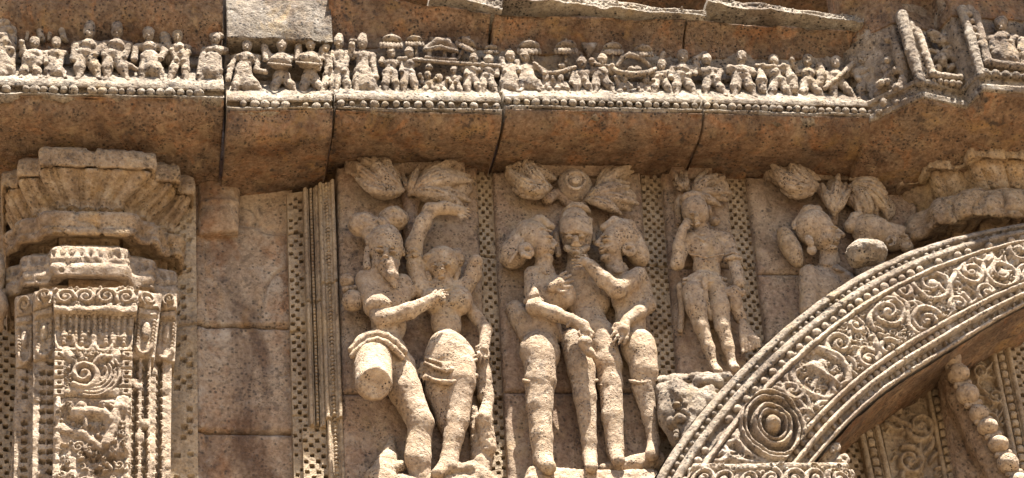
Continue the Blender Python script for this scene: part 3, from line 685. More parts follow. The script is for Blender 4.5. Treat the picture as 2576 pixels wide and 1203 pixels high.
def f_loop(hf, w, h):                                                 # scroll on top, hanging loops of beads below
    hf.bump(w * .5, h * .14, w * .5, h * .14, .05); hf.spiral(w * .5, h * .15, w * .36, 1.5, 2, .014, .085); hf.dome(w * .5, h * .15, w * .16, .08); hf.bump(w * .5, h * .33, w * .45, h * .05, .035)
    for k in range(7): t = k / 7; hf.dome(w * (.18), h * (.45 + t * .38), .012, .025); hf.dome(w * .82, h * (.45 + t * .38), .012, .025)
    t = np.linspace(0, math.pi, 10); hf.ridge(np.stack([w * .5 + w * .33 * np.cos(t), h * .83 + .06 * np.sin(t)], 1), .015, .03); hf.dome(w * .5, h * .6, w * .2, .03, h * .14)
face('shaft_head', ((132, 728, .36), (350, 722, .36), (344, 790, .36), (136, 786, .36)), f_head, 311)
face('tassel_panel', ((138, 786, .325), (338, 790, .325), (332, 888, .325), (138, 885, .325)), f_tassel, 312)
face('bird_panel', ((136, 884, .335), (334, 886, .335), (330, 1000, .335), (134, 1003, .335)), f_bird, 313)
face('hunt_panel', ((136, 1003, .34), (330, 1000, .34), (326, 1290, .34), (130, 1290, .34)), f_worn, 314, a1=.014)
face('side_face', ((82, 745, .26), (140, 730, .26), (136, 905, .26), (84, 905, .26)), f_loop, 315)
face('side_face', ((84, 903, .24), (138, 903, .24), (134, 1290, .24), (80, 1290, .24)), f_holes((.45, .82), .06, seed=1), 316)
face('side_face', ((345, 735, .27), (408, 740, .27), (388, 900, .26), (333, 900, .26)), f_loop, 317)
face('side_face', ((330, 898, .25), (380, 898, .25), (376, 1290, .25), (326, 1290, .25)), f_holes((.22, .72), .052, True, 2), 318)
face('side_face', ((36, 757, .15), (86, 747, .15), (86, 920, .15), (40, 925, .15)), f_loop, 319)
face('side_face', ((40, 922, .14), (88, 920, .14), (84, 1290, .14), (32, 1290, .14)), f_holes((.5,), .055, seed=3), 320)
face('side_face', ((404, 748, .17), (448, 746, .17), (440, 910, .16), (386, 905, .16)), f_loop, 321)
face('side_face', ((376, 902, .15), (432, 906, .15), (428, 1290, .15), (374, 1290, .15)), f_holes((.45,), .05, True, 4), 322)
boxm = lambda u0, u1, v0, v1, d0, d1: boxmesh(P(u0, 900, d1)[0], P(u1, 900, d1)[0], -d1, -d0, P(235, v1, d1)[2], P(235, v0, d1)[2])
plain('shaft_core', *boxm(42, 424, 730, 1330, -.2, .10), M_pillar, pil); plain('shaft_core', *boxm(90, 374, 720, 1330, .0, .2), M_pillar, pil)
plain('capital_core', *boxm(70, 420, 440, 740, -.3, -.02), M_cap, pil)
# strip behind the pillar's right side, and the dark gap at the photograph's left edge
def f_strip(hf, w, h): jali(hf, w * .1, w * .9, h * .12, h, .036, .028, 8, .6, .55); hf.H += .012 * fbm(np.stack([hf.A * 10, hf.B * 10, 0 * hf.A], -1), 1., 4, 3); hf.H -= .02 * np.exp(-((B_ := hf.B - h * .46) / .008) ** 2)
o = face('carved_strip', ((425, 470, -.06), (492, 455, -.06), (500, 1290, -.06), (425, 1290, -.06)), f_strip, 330, M_jali, parent=core); o.parent = None
tag(o, 'shaded carved strip on the wall along the right side of the pillar', 'pilaster')
o = screen('perforated_screen', ((-110, 700, -.25), (60, 700, -.25), (60, 1290, -.25), (-110, 1290, -.25)), .036, .035, M_jali, 'dark screen of square holes in the gap at the left edge', 'stone screen', seed=33)
s = Sculpt(.01, .03); s.ell(-12, 690, .08, 26, 60, 30); s.ell(-10, 770, .1, 30, 45, 34); s.ell(-8, 820, .05, 20, 20, 20)
o = s.build('stone_statue', M_statue, None, .01); tag(o, 'shaded rounded statue fragment cut by the left edge beside the pillar', 'statue')
# the right pillar's capital, shaded
pil2 = thing('pillar', P(2560, 470, .3), 'right pillar capital in shade, half hidden behind the arch', 'pillar')
eA, dA = (2266, 2336, 2440, 2780, 2850, 2900), (.46, .33, .15)
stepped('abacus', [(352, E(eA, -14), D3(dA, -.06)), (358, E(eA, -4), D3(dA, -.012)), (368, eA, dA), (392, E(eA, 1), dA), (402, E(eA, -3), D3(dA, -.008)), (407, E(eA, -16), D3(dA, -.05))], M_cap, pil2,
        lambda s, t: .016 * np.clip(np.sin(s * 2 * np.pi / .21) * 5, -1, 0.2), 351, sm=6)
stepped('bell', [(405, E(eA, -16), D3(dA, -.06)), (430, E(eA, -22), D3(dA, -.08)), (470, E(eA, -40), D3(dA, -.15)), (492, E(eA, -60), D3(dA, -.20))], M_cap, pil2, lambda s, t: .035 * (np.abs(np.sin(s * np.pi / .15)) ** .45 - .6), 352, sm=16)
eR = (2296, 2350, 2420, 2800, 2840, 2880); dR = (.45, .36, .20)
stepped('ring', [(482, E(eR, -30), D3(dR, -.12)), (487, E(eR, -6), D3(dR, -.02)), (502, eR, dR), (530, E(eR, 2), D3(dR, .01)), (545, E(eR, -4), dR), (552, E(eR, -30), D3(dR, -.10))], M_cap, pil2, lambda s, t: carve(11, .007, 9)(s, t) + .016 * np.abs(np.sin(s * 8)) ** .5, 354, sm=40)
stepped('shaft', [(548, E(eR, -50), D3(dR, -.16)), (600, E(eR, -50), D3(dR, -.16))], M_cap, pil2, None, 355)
# ------------------------------------------------------------------ the arch
DA = .62
PO = np.array([(1640, 1225), (1728, 1088), (1810, 965), (1932, 848), (2073, 741), (2156, 680), (2292, 618), (2389, 580), (2576, 543), (2720, 529), (2880, 532), (3040, 558)], float)
PI_ = np.array([(1940, 1300), (2020, 1195), (2104, 1096), (2193, 1010), (2273, 952), (2342, 901), (2425, 858), (2490, 822), (2605, 752), (2706, 724), (2840, 718), (2990, 738)], float)
def smooth_curve(p, n):
    k = np.arange(len(p)); x = np.linspace(0, len(p) - 1, n); i = np.clip(x.astype(int), 0, len(p) - 2); t = (x - i)[:, None]
    m = np.gradient(p, axis=0); a, b = p[i], p[i + 1]; ma, mb = m[i], m[i + 1]
    return (2 * t**3 - 3 * t**2 + 1) * a + (t**3 - 2 * t**2 + t) * ma + (-2 * t**3 + 3 * t**2) * b + (t**3 - t**2) * mb
NS = 900
def even(c):
    d = np.r_[0, np.cumsum(np.linalg.norm(np.diff(c, axis=0), axis=1))]; q = np.linspace(0, d[-1], len(c)); return np.stack([np.interp(q, d, c[:, i]) for i in range(c.shape[1])], 1)
def fit(p, deg=6):
    x = np.linspace(0, 1, len(p)); q = np.linspace(0, 1, NS); return np.stack([np.polyval(np.polyfit(x, p[:, i], deg), q) for i in (0, 1)], 1)
cO, cI = fit(PO), fit(PI_)
WO, WI = P(cO[:, 0], cO[:, 1], DA), P(cI[:, 0], cI[:, 1], DA)
LARC = float(np.linalg.norm(np.diff((WO + WI) / 2, axis=0), axis=1).sum())
def arch_pt(s, t, up=0.0):
    """s along the arch 0..1, t across it 0 (outer) .. 1 (inner)"""
    x = np.asarray(s) * (NS - 1); i = np.clip(np.asarray(x, int), 0, NS - 2); f = (x - i)[..., None]; t = np.asarray(t)[..., None]
    p = (WO[i] * (1 - f) + WO[i + 1] * f) * (1 - t) + (WI[i] * (1 - f) + WI[i + 1] * f) * t
    return p + np.array([0, -1, 0]) * (np.asarray(up)[..., None] + .10 * (np.clip(t / .32, 0, 1) - 1))   # the outer mouldings fall back
bands = [  # t centre, half width (t), height
    (.035, .040, .030), (.150, .042, .034), (.300, .022, .040), (.785, .024, .040), (.888, .026, .046), (.982, .018, .020)]
trench = [(.092, .024, .020), (.228, .032, .022), (.837, .026, .020), (.936, .024, .030)]
def arch_band(t):
    h = np.zeros_like(t)
    for c, w, q in bands: h = np.maximum(h, q * np.sqrt(np.clip(1 - ((t - c) / w) ** 2, 0, 1)))
    for c, w, q in trench: h = np.where(np.abs(t - c) < w, -q, h)
    return np.where((t > .325) & (t < .76), -.018, h)
uv = lambda u, v: P(u, v, DA)[[0, 2]]
def arch_orn(hf, lo_s, hi_s, T):
    a, b = uv(1940, 1075); pz = .0024
    def C(u, v): return uv(u, v)
    for R_, r, h in ((.235, .026, .045), (.195, .018, .035), (.118, .022, .055), (.085, .014, .045)): hf.ring(a, b, R_, r, h, 1.02)
    q_ = np.hypot(hf.A - a, hf.B - b); hf.H -= .055 * (np.abs(q_ - .157) < .020) + .05 * (np.abs(q_ - .066) < .017); hf.dome(a, b, .05, .06)
    a, b = C(2062, 940); hf.ring(a, b, .165, .026, .05, 1.0); hf.dome(a - .02, b + .03, .06, .055); hf.ridge([(a - .04, b + .04), (a + .04, b - .03), (a + .09, b - .08)], .035, .055, .02); hf.ridge([(a, b), (a - .06, b - .09)], .025, .04); hf.dome(a + .03, b + .07, .03, .05)
    sp = [((1990, 985), .07, 1.6, 0), ((2130, 985), .09, 1.7, 2), ((2110, 870), .08, 1.5, 4), ((2185, 905), .075, 1.6, 1), ((2150, 820), .07, 1.6, 3), ((2235, 880), .075, 1.5, 5), ((2230, 790), .12, 1.9, 2.6), ((2330, 810), .10, 1.6, .5),
          ((2270, 735), .075, 1.5, 4), ((2345, 715), .14, 1.7, 2.2), ((2410, 770), .085, 1.7, 1), ((2440, 690), .09, 1.5, 3), ((2480, 740), .07, 1.5, 5), ((2520, 690), .13, 1.8, 2), ((2585, 690), .09, 1.5, 0), ((2470, 640), .07, 1.4, 4),
          ((2560, 630), .12, 1.7, 2.5), ((2640, 640), .12, 1.7, .5), ((1905, 960), .07, 1.5, 1), ((1830, 1090), .075, 1.5, 3), ((2030, 1060), .06, 1.4, 2), ((1985, 1150), .06, 1.4, 4), ((1800, 1140), .07, 1.4, 1), ((2070, 1030), .06, 1.5, 5), ((1860, 1010), .05, 1.3, 2)]
    for k, ((u, v), R_, tu, a0) in enumerate(sp):
        a, b = C(u, v); hf.spiral(a, b, R_, tu, a0, .023, .050, 1 if k % 2 else -1, .013); hf.dome(a, b, R_ * .28, .055)
        for q in range(3): hf.leaf(a + R_ * math.cos(a0 + q * 1.9 + 1), b + R_ * math.sin(a0 + q * 1.9 + 1), a0 + q * 1.9 + 1.8, .10, .017, .04, 1.3 if k % 2 else -1.3)
    # winding main stem
    st = [(1800, 1120), (1850, 1160), (1950, 1165), (2035, 1110), (2030, 1010), (1975, 950), (2040, 880), (2120, 920), (2150, 970), (2215, 930), (2200, 850), (2190, 790), (2270, 760), (2290, 830), (2350, 840), (2395, 790), (2390, 720), (2430, 660), (2500, 650), (2480, 700), (2500, 760), (2560, 740), (2580, 670), (2640, 610)]
    q = smooth_curve(np.array([C(*p) for p in st]), 160); hf.ridge(q, .020, .045)
    hf.scatter(lambda A, B: (T > .34) & (T < .75), 900, (.012, .034), .036, 5)
def arch_stone(s0, s1, label, seed):
    t = thing('arch_stone', arch_pt(np.array((s0 + s1) / 2), np.array(.5)), label, 'arch', 'stones of the carved arch')
    L = LARC * (s1 - s0)
    for nm, t0, t1, mat in (('outer_moulding', 0, .262, M_crust), ('scroll_panel', .262, .812, M_arch), ('inner_moulding', .812, 1.0, M_arch)):
        ss = np.linspace(s0 + .0008, s1 - .0008, int(L / .0045)); tt = np.linspace(t0, t1, int(.70 * (t1 - t0) / .0045))
        T, Sg = np.meshgrid(tt, ss, indexing='ij'); base = arch_pt(Sg, T); hf = HF(base[..., 0], base[..., 2])
        if nm == 'scroll_panel':
            arch_orn(hf, s0, s1, T); m = np.clip((T - .325) / .012, 0, 1) * np.clip((.762 - T) / .012, 0, 1); hf.H *= m * np.clip(.85 + .9 * fbm(base, 6, 3, 77), .25, 1.15)
        H = .85 * arch_band(T) + hf.H * .95
        if nm == 'scroll_panel' and s0 == 0:                           # the ringed rosette stands above the rest
            a, b = uv(1940, 1075); q_ = np.hypot((base[..., 0] - a) / .80, (base[..., 2] - b) / .95) * (1 + .05 * fbm(base, 7, 2, 4)); rz = np.full_like(q_, -.03)
            for R_, r, h in ((.222, .017, .05), (.190, .014, .042), (.125, .018, .058), (.094, .014, .05)): rz = np.maximum(rz, h * np.sqrt(np.clip(1 - ((q_ - R_) / r) ** 2, 0, 1)) - .03 * (np.abs(q_ - R_) > r))
            rz = np.maximum(rz, .075 * np.sqrt(np.clip(1 - (q_ / .055) ** 2, 0, 1)) - .03 * (q_ > .055)); rz = rz + .022 * fbm(base, 16, 3, 12); H = np.where(q_ < .24, rz, H)
        edge = np.minimum(Sg - s0, s1 - Sg) * LARC; H -= .02 * np.exp(-(edge / .008) ** 2)
        N = np.broadcast_to(np.array([0, -1., 0]), base.shape)
        wear = .014 * fbm(base, 7, 4, seed) if nm != 'scroll_panel' else .016 * fbm(base, 9, 4, seed)
        G = base + N * (H + wear)[..., None]; G = rough(G, .003, 20, .003, 45, seed, N)
        sheet(nm, G, mat, t, (0, .35, 0))
    for tc, r, sp, mt in ((.094, .019, .050, M_crust), (.230, .026, .072, M_arch), (.838, .0225, .066, M_arch), (.937, .021, .062, M_arch)):
        n = int(L / sp)
        for k in range(n):
            if rng.random() < .10: continue
            q = s0 + (k + .5) / n * (s1 - s0)
            if tc > .8 and arch_pt(np.array(q), np.array(tc))[2] < P(2060, 1165, DA)[2]: continue
            if tc > .93: bead(t, arch_pt(np.array(q), np.array(tc), np.array(-.022)), r, mt, (.62, .9, 1.0), 'dentil')
            else: bead(t, arch_pt(np.array(q), np.array(tc), np.array(-.010)), r, mt)
    # body of the stone behind the carved face, with the underside of the arch
    ss = np.linspace(s0 + .001, s1 - .001, 90); I = arch_pt(ss, np.full(90, .998)); I2 = arch_pt(ss, np.full(90, 1.024)) * 1.0
    rows = [I2 + np.array([0, .002 + .62 * k / 24, 0]) for k in range(25)]
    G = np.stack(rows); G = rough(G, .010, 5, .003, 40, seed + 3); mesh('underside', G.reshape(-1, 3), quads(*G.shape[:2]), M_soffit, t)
    O = arch_pt(ss, np.full(90, -.010)); G = np.stack([O + np.array([0, .002 + .5 * k / 24, 0]) for k in range(25)]); G = rough(G, .010, 5, .003, 40, seed + 4)
    mesh('outer_side', G.reshape(-1, 3), quads(*G.shape[:2]), M_crust, t)
    return t
def s_of(u, v):
    p = P(u, v, DA); m = (WO + WI) / 2; return np.argmin(((m - p)[:, [0, 2]] ** 2).sum(1)) / (NS - 1)
sj1 = s_of(2190, 830); sj2 = s_of(2660, 640)
arch_stone(0.0, sj1, 'lower left arch stone with a large ringed rosette', 401)
arch_stone(sj1, sj2, 'upper right arch stone with leafy scrolls, running to the right edge', 402)
# springer under the arch, rough block left of it
def f_spr(hf, w, h):
    hf.ridge([(0, .02), (w, .02)], .025, .02)
    for k in range(7): hf.spiral(w * (k + .6) / 7.3, h * .35, .075, 1.6, k * 1.7, .02, .05, 1 if k % 2 else -1); hf.dome(w * (k + .6) / 7.3, h * .35, .03, .055)
    hf.scatter(lambda A, B: A > 0, 160, (.015, .035), .035, 9)
o = face('springer_stone', ((1742, 1170, .66), (2128, 1166, .66), (2185, 1300, .66), (1690, 1300, .66)), f_spr, 411, M_arch, parent=core, back=.5, a1=.012); o.parent = None
tag(o, 'carved springer stone at the bottom edge, below the ringed rosette', 'arch stone')
s = Sculpt(.007, .008)
for k, (u, v, a0) in enumerate(((2092, 1128, 2.5), (2112, 1160, 3.4), (2128, 1196, 2.8), (2146, 1236, 3.2))):
    s.limb([(u - 20, v + 26, .54, 15), (u, v + 4, .57, 13), (u + 14, v - 8, .58, 9)]); q = [(u + 12 + (13 - 1.3 * i) * math.cos(a0 + i * .75), v + (13 - 1.3 * i) * math.sin(a0 + i * .75), .60, 5.5 - .3 * i) for i in range(9)]; s.limb(q)
s.limb([(2080, 1140, .5, 26), (2130, 1250, .5, 40)])
o = s.build('leaf_scroll', M_arch, None, .012, .004, 14); tag(o, 'curled leaf at the inner foot of the arch beside dark square holes', 'carving')
s = Sculpt(.010, .03); g = np.random.default_rng(4)
s.limb([(1672, 985, .20, 26), (1690, 1050, .22, 30), (1712, 1110, .24, 26)]); s.limb([(1700, 975, .25, 26), (1740, 1010, .32, 34), (1745, 1080, .34, 30)]); s.limb([(1760, 965, .3, 20), (1800, 960, .36, 20)]); s.limb([(1775, 1010, .38, 34), (1725, 1110, .36, 26)])
s.limb([(1668, 965, .12, 20), (1700, 955, .2, 14), (1760, 950, .25, 12), (1830, 948, .25, 14)])
for k in range(46):
    u = g.uniform(1690, 1800); v = g.uniform(960, 1110)
    if u + .55 * (v - 960) > 1845: continue
    r = g.uniform(7, 15); s.ell(u, v, .36 + g.uniform(-.02, .06), r, r * g.uniform(.5, 1.1), r, g.uniform(0, 180), k=.012)
o = s.build('broken_bracket', M_crust, None, .016, .006, 12); tag(o, 'rough broken grey bracket stone between the trio and the arch', 'bracket')
# ------------------------------------------------------------------ inside the arch
DN = .06
screen('perforated_screen', ((2060, 1000, DN), (2135, 1000, DN), (2205, 1290, DN), (2135, 1290, DN)), .034, .035, M_jali, 'small dark screen of square holes under the foot of the arch', 'stone screen', seed=41)
bead_strip('beaded_strip', ((2130, 940, DN + .03), (2178, 940, DN + .03), (2262, 1290, DN + .03), (2200, 1290, DN + .03)), 'beaded strip under the arch, left of the scroll panel', M_jali, .026, 42, pos=.5, sp=2.4)
def f_scroll(n, seed):
    def f(hf, w, h):
        for k in range(n):
            y = h * (k + .55) / n; x = w * (.34 if k % 2 else .66); hf.spiral(x, y, w * .27, 1.7, 1.5 * k, w * .06, .05, 1 if k % 2 else -1); hf.dome(x, y, w * .09, .05)
            for q in range(3): hf.leaf(w - x + .02 * q, y + .03 * q, 1.0 + q + k, w * .34, w * .055, .035, 1.2)
        q = smooth_curve(np.array([(w * (.5 + .34 * (1 if k % 2 else -1)), h * k / n) for k in range(n + 1)]), 90); hf.ridge(q, w * .06, .042)
        hf.scatter(lambda A, B: A > 0, 110, (.014, .032), .03, seed)
    return f
o = face('scroll_panel', ((2178, 890, DN), (2318, 860, DN), (2398, 1290, DN), (2262, 1290, DN)), f_scroll(5, 43), 43, M_jali, parent=core, a1=.006); o.parent = None
tag(o, 'shaded panel of winding leaf scrolls under the arch, left of the ball column', 'carved panel')
bead_strip('beaded_strip', ((2310, 880, DN + .03), (2352, 870, DN + .03), (2432, 1290, DN + .03), (2388, 1290, DN + .03)), 'beaded strip under the arch, between scroll panel and ball column', M_jali, .024, 44, sp=2.4)
o = face('plain_band', ((2350, 860, .16), (2400, 850, .16), (2560, 1290, .16), (2428, 1290, .16)), lambda hf, w, h: None, 45, M_slab, parent=core, a1=.016); o.parent = None
tag(o, 'plain curved band behind the ball column under the arch', 'moulding')
o = face('scroll_panel', ((2420, 850, DN), (2492, 850, DN), (2580, 1290, DN), (2500, 1290, DN)), f_scroll(7, 47), 46, M_jali, parent=core, a1=.006); o.parent = None
tag(o, 'narrow shaded scroll panel right of the ball column', 'carved panel')
bead_strip('beaded_strip', ((2484, 850, DN + .03), (2534, 850, DN + .03), (2628, 1290, DN + .03), (2572, 1290, DN + .03)), 'beaded strip at the lower right, between the ball column and the last screen', M_jali, .024, 48, sp=2.4)
screen('perforated_screen', ((2532, 850, DN), (2660, 850, DN), (2760, 1290, DN), (2628, 1290, DN)), .033, .035, M_jali, 'screen of square holes at the lower right edge, inside the arch', 'stone screen', seed=49)
bal = thing('ball_column', P(2460, 1050, .28), 'leaning column of stacked stone balls under the arch', 'column')
balls = [(2392, 905, 27, 26), (2409, 941, 29, 27), (2434, 992, 29, 28), (2462, 1040, 25, 23), (2484, 1074, 27, 24), (2512, 1118, 27, 24), (2536, 1166, 28, 27), (2566, 1216, 28, 27)]
for k, (u, v, ru, rv) in enumerate(balls):
    s = Sculpt(.006, .01); s.ell(u, v, .42, ru, rv, ru); s.build('ball', M_statue, bal, .007, .003, 12, k)
    if k < len(balls) - 1:
        u2, v2 = balls[k + 1][:2]; s = Sculpt(.006, .012); m = ((u + u2) / 2, (v + v2) / 2)
        s.limb([(m[0] - 14, m[1] + 4, .41, 9), (m[0] + 15, m[1] - 3, .41, 9)]); s.build('collar', M_statue, bal, .005, .002, 12, k)
s = Sculpt(.008, .03); s.limb([(2372, 880, .28, 30), (2414, 1000, .28, 32), (2470, 1110, .28, 32), (2534, 1230, .28, 34)]); s.limb([(2360, 880, .18, 28), (2400, 1000, .18, 30), (2460, 1120, .18, 30), (2520, 1240, .18, 34)]); s.build('backing_rib', M_slab, bal, .008)
# ------------------------------------------------------------------ statues
def statue(u, v, label, group='life-size carved figures'):
    return thing('stone_statue', P(u, v, .12), label, 'statue', group)
def face_front(s, u, v, w, h, d, ang=0, k=.008):
    """features on a head seen from the front; w, h half sizes in pixels"""
    a = math.radians(ang); c, q = math.cos(a), math.sin(a)
    def at(x, y): return u + x * w * c - y * h * q, v + x * w * q + y * h * c
    def E_(x, y, dd, ru, rv, rd, cut=False, kk=k): uu, vv = at(x, y); s.ell(uu, vv, d + dd, ru * w, rv * h, rd * w, ang, kk, cut)
    f = .0024 * w
    E_(0, .16, .96 * f, .18, .26, .36); E_(0, .30, 1.12 * f, .24, .11, .24)                    # nose, nostrils
    E_(-.40, 0, .86 * f, .28, .12, .20); E_(.40, 0, .86 * f, .28, .12, .20)              # eyelids
    E_(-.42, -.18, .90 * f, .34, .06, .16); E_(.42, -.18, .90 * f, .34, .06, .16)              # brows
    E_(0, .46, .94 * f, .38, .075, .20); E_(0, .58, .92 * f, .30, .08, .20)                    # lips
    E_(0, .52, 1.04 * f, .34, .02, .10, True, .004); E_(0, .80, .80 * f, .28, .14, .22)        # mouth line, chin
    E_(-.40, .05, .93 * f, .24, .018, .09, True, .004); E_(.40, .05, .93 * f, .24, .018, .09, True, .004)
def ring_band(s, u0, v0, u1, v1, d, r, sag=0, n=6):
    pts = []
    for i in range(n + 1):
        t = i / n; pts.append((u0 + (u1 - u0) * t, v0 + (v1 - v0) * t + sag * math.sin(math.pi * t), d + .045 * math.sin(math.pi * t), r))
    s.limb(pts)
def hand(s, u, v, d, ang, L, n=4, curl=.3, spread=.16, w=None, k=.006, thumb=1):
    """palm at u, v; fingers run towards ang (degrees, clockwise from right), bent at the knuckle, with a thumb at the side"""
    w = w or L * .30
    a = math.radians(ang); c, q = math.cos(a), math.sin(a)
    s.limb([(u - c * L * .35, v - q * L * .35, d, w * .85), (u + c * L * .1, v + q * L * .1, d + .005, w)], k)
    for i in range(n):
        o = (i - (n - 1) / 2) / ((n - 1) / 2); b = a + o * spread; cc, qq = math.cos(b), math.sin(b); l = L * (1 - .18 * o * o - (.08 if i == n - 1 else 0))
        x0, y0 = u - q * o * w * .85 + c * L * .15, v + c * o * w * .85 + q * L * .15
        b2 = b + curl; s.limb([(x0, y0, d + .012, w * .30), (x0 + cc * l * .42, y0 + qq * l * .42, d + .016, w * .29), (x0 + cc * l * .42 + math.cos(b2) * l * .36, y0 + qq * l * .42 + math.sin(b2) * l * .36, d + .006, w * .23)], .003)
    if thumb:
        b = a + thumb * 1.0; x0, y0 = u - c * L * .15 - q * thumb * w * .8, v - q * L * .15 + c * thumb * w * .8
        s.limb([(x0, y0, d + .01, w * .32), (x0 + math.cos(b) * L * .25, y0 + math.sin(b) * L * .25, d + .015, w * .28), (x0 + math.cos(b - thumb * .5) * L * .48, y0 + math.sin(b - thumb * .5) * L * .48, d + .012, w * .22)], .003)
B_ = dict(a1=.0035, a2=.0022)
def head_side(s, u, v, w, h, d, dr, k=.007):
    """a head turned to one side; dr = 1 faces right, -1 left"""
    f = .0024 * w; x = lambda q: u + dr * q * w; y = lambda q: v + q * h
    s.ell(x(-.18), y(-.14), d, w * .84, h * .88, w * .80, 0, .012); s.ell(x(.26), y(.12), d + .02, w * .50, h * .74, w * .60, 0, .012); s.ell(x(.28), y(.58), d + .01, w * .40, h * .34, w * .48, 0, .012)
    s.limb([(x(.68), y(-.16), d + .25 * f, w * .12), (x(1.04), y(.17), d + .25 * f, w * .13), (x(.80), y(.25), d + .3 * f, w * .15)], .004)
    s.ell(x(.80), y(.41), d + .25 * f, w * .20, h * .085, w * .24, 0, .004); s.ell(x(.77), y(.56), d + .25 * f, w * .19, h * .09, w * .24, 0, .004); s.ell(x(.88), y(.485), d + .3 * f, w * .26, h * .022, w * .3, 0, .004, True)
    s.ell(x(.58), y(.84), d + .1 * f, w * .30, h * .20, w * .30, 0, .006); s.ell(x(.56), y(-.16), d + .62 * f, w * .34, h * .07, w * .2, 0, k)
    s.ell(x(.55), y(.02), d + .60 * f, w * .24, h * .11, w * .2, 0, .005); s.ell(x(.55), y(.02), d + .80 * f, w * .22, h * .022, w * .12, 0, .003, True); s.ell(x(.42), y(.34), d + .45 * f, w * .26, h * .2, w * .2, 0, .012)
    for qx, qy, qr in ((1.05, .31, .10), (1.0, .69, .11)): s.ell(x(qx), y(qy), d + .25 * f, w * qr, h * qr, w * .9, 0, .004, True)
# --- bearded man of the couple
t = statue(975, 860, 'bearded male statue with a topknot, one thigh broken off flat')
s = Sculpt(.0085, .022)
s.ell(968, 618, .165, 47, 58, 42); s.ell(972, 660, .17, 33, 34, 32)
face_front(s, 972, 632, 43, 50, .168, 8)
s.limb([(955, 672, .15, 26), (952, 700, .14, 30)])
s.ell(972, 742, .13, 56, 62, 36, -8); s.ell(950, 735, .13, 32, 34, 24); s.ell(1004, 742, .13, 28, 34, 22)
s.ell(978, 818, .115, 44, 50, 32, 0); s.ell(955, 880, .13, 70, 50, 42, 8); s.ell(972, 842, .15, 34, 26, 22)
s.limb([(920, 704, .13, 27), (930, 745, .15, 25), (957, 800, .20, 23)]); s.limb([(960, 804, .21, 24), (1030, 782, .235, 20), (1088, 754, .25, 15)])
s.limb([(1012, 712, .13, 24), (1030, 735, .12, 20)])
hand(s, 1098, 748, .26, -30, 34, curl=.5, thumb=-1)
s.limb([(938, 885, .15, 50), (938, 930, .24, 47), (940, 962, .30, 47)], k=.015)
s.limb([(1000, 925, .10, 46), (1020, 985, .12, 41), (1058, 1066, .15, 33)]); s.limb([(1059, 1066, .15, 32), (1052, 1120, .14, 30), (1058, 1205, .12, 27), (1062, 1260, .12, 24)])
s.ell(1050, 1150, .15, 34, 40, 28)
# the break: a flat cut across the thigh
pc = P(940, 985, .36); nrm = np.array([.05, -.80, -.60]); nrm /= np.linalg.norm(nrm)
xa = np.array([1., 0, 0]); xa -= nrm * xa.dot(nrm); xa /= np.linalg.norm(xa); ya = np.cross(nrm, xa)
s.ellw(P(939, 961, .335) + nrm * .21, (.30, .30, .2), np.stack([xa, ya, nrm], 1), .004, True)
body = s.build('body', M_statue, t, **B_, seed=501)
s = Sculpt(.007, .018); s.ell(914, 566, .15, 39, 33, 34); s.ell(990, 552, .155, 38, 33, 34); s.ell(950, 570, .165, 32, 24, 30)
s.limb([(922, 590, .17, 14), (958, 562, .215, 10), (990, 585, .20, 11)]); s.limb([(925, 606, .18, 9), (962, 580, .235, 8), (1004, 602, .19, 8)]); s.limb([(928, 616, .18, 6), (964, 592, .245, 6), (1006, 612, .185, 6)])
s.build('hair', M_statue, t, .010, .005, 22, 502)
s = Sculpt(.006, .014); s.limb([(976, 668, .235, 25), (986, 694, .245, 16), (993, 722, .24, 5)]); s.limb([(950, 662, .215, 10), (978, 690, .235, 12)]); s.limb([(998, 662, .215, 9), (984, 690, .235, 11)]); s.build('beard', M_statue, t, .006, .004, 26, 503)
s = Sculpt(.006, .01); s.ell(925, 632, .18, 9, 18, 8, 10); s.limb([(922, 650, .18, 9), (924, 672, .18, 11)]); s.build('ear', M_statue, t, .004, .002, 20); s = Sculpt(.006, .01); s.ell(1013, 632, .17, 7, 14, 9, -8); s.build('ear', M_statue, t, .004, .002, 20)
s = Sculpt(.006, .008)
ring_band(s, 884, 880, 1016, 884, .215, 10, -42); ring_band(s, 886, 895, 1012, 899, .225, 8, -42); s.limb([(1010, 884, .18, 12), (1022, 905, .17, 10), (1000, 935, .16, 12)], .012)
s.build('belt', M_statue, t, .004, .002, 20)
s = Sculpt(.006, .008); s.limb([(938, 772, .185, 25), (952, 764, .22, 24), (966, 770, .2, 22)]); s.ell(955, 757, .25, 12, 12, 9); s.build('armlet', M_statue, t, .006, .003, 26)
o = thing('water_pot', P(878, 735, .1), 'double round pot carved behind the shoulder of the bearded man', 'pot')
s = Sculpt(.006, .01); s.ell(873, 706, .11, 19, 19, 18); s.build('neck_ball', M_statue, o, .005); s = Sculpt(.006, .008); s.ell(888, 757, .13, 28, 28, 26); s.limb([(868, 728, .12, 8), (896, 724, .12, 8)]); s.build('belly', M_statue, o, .005)
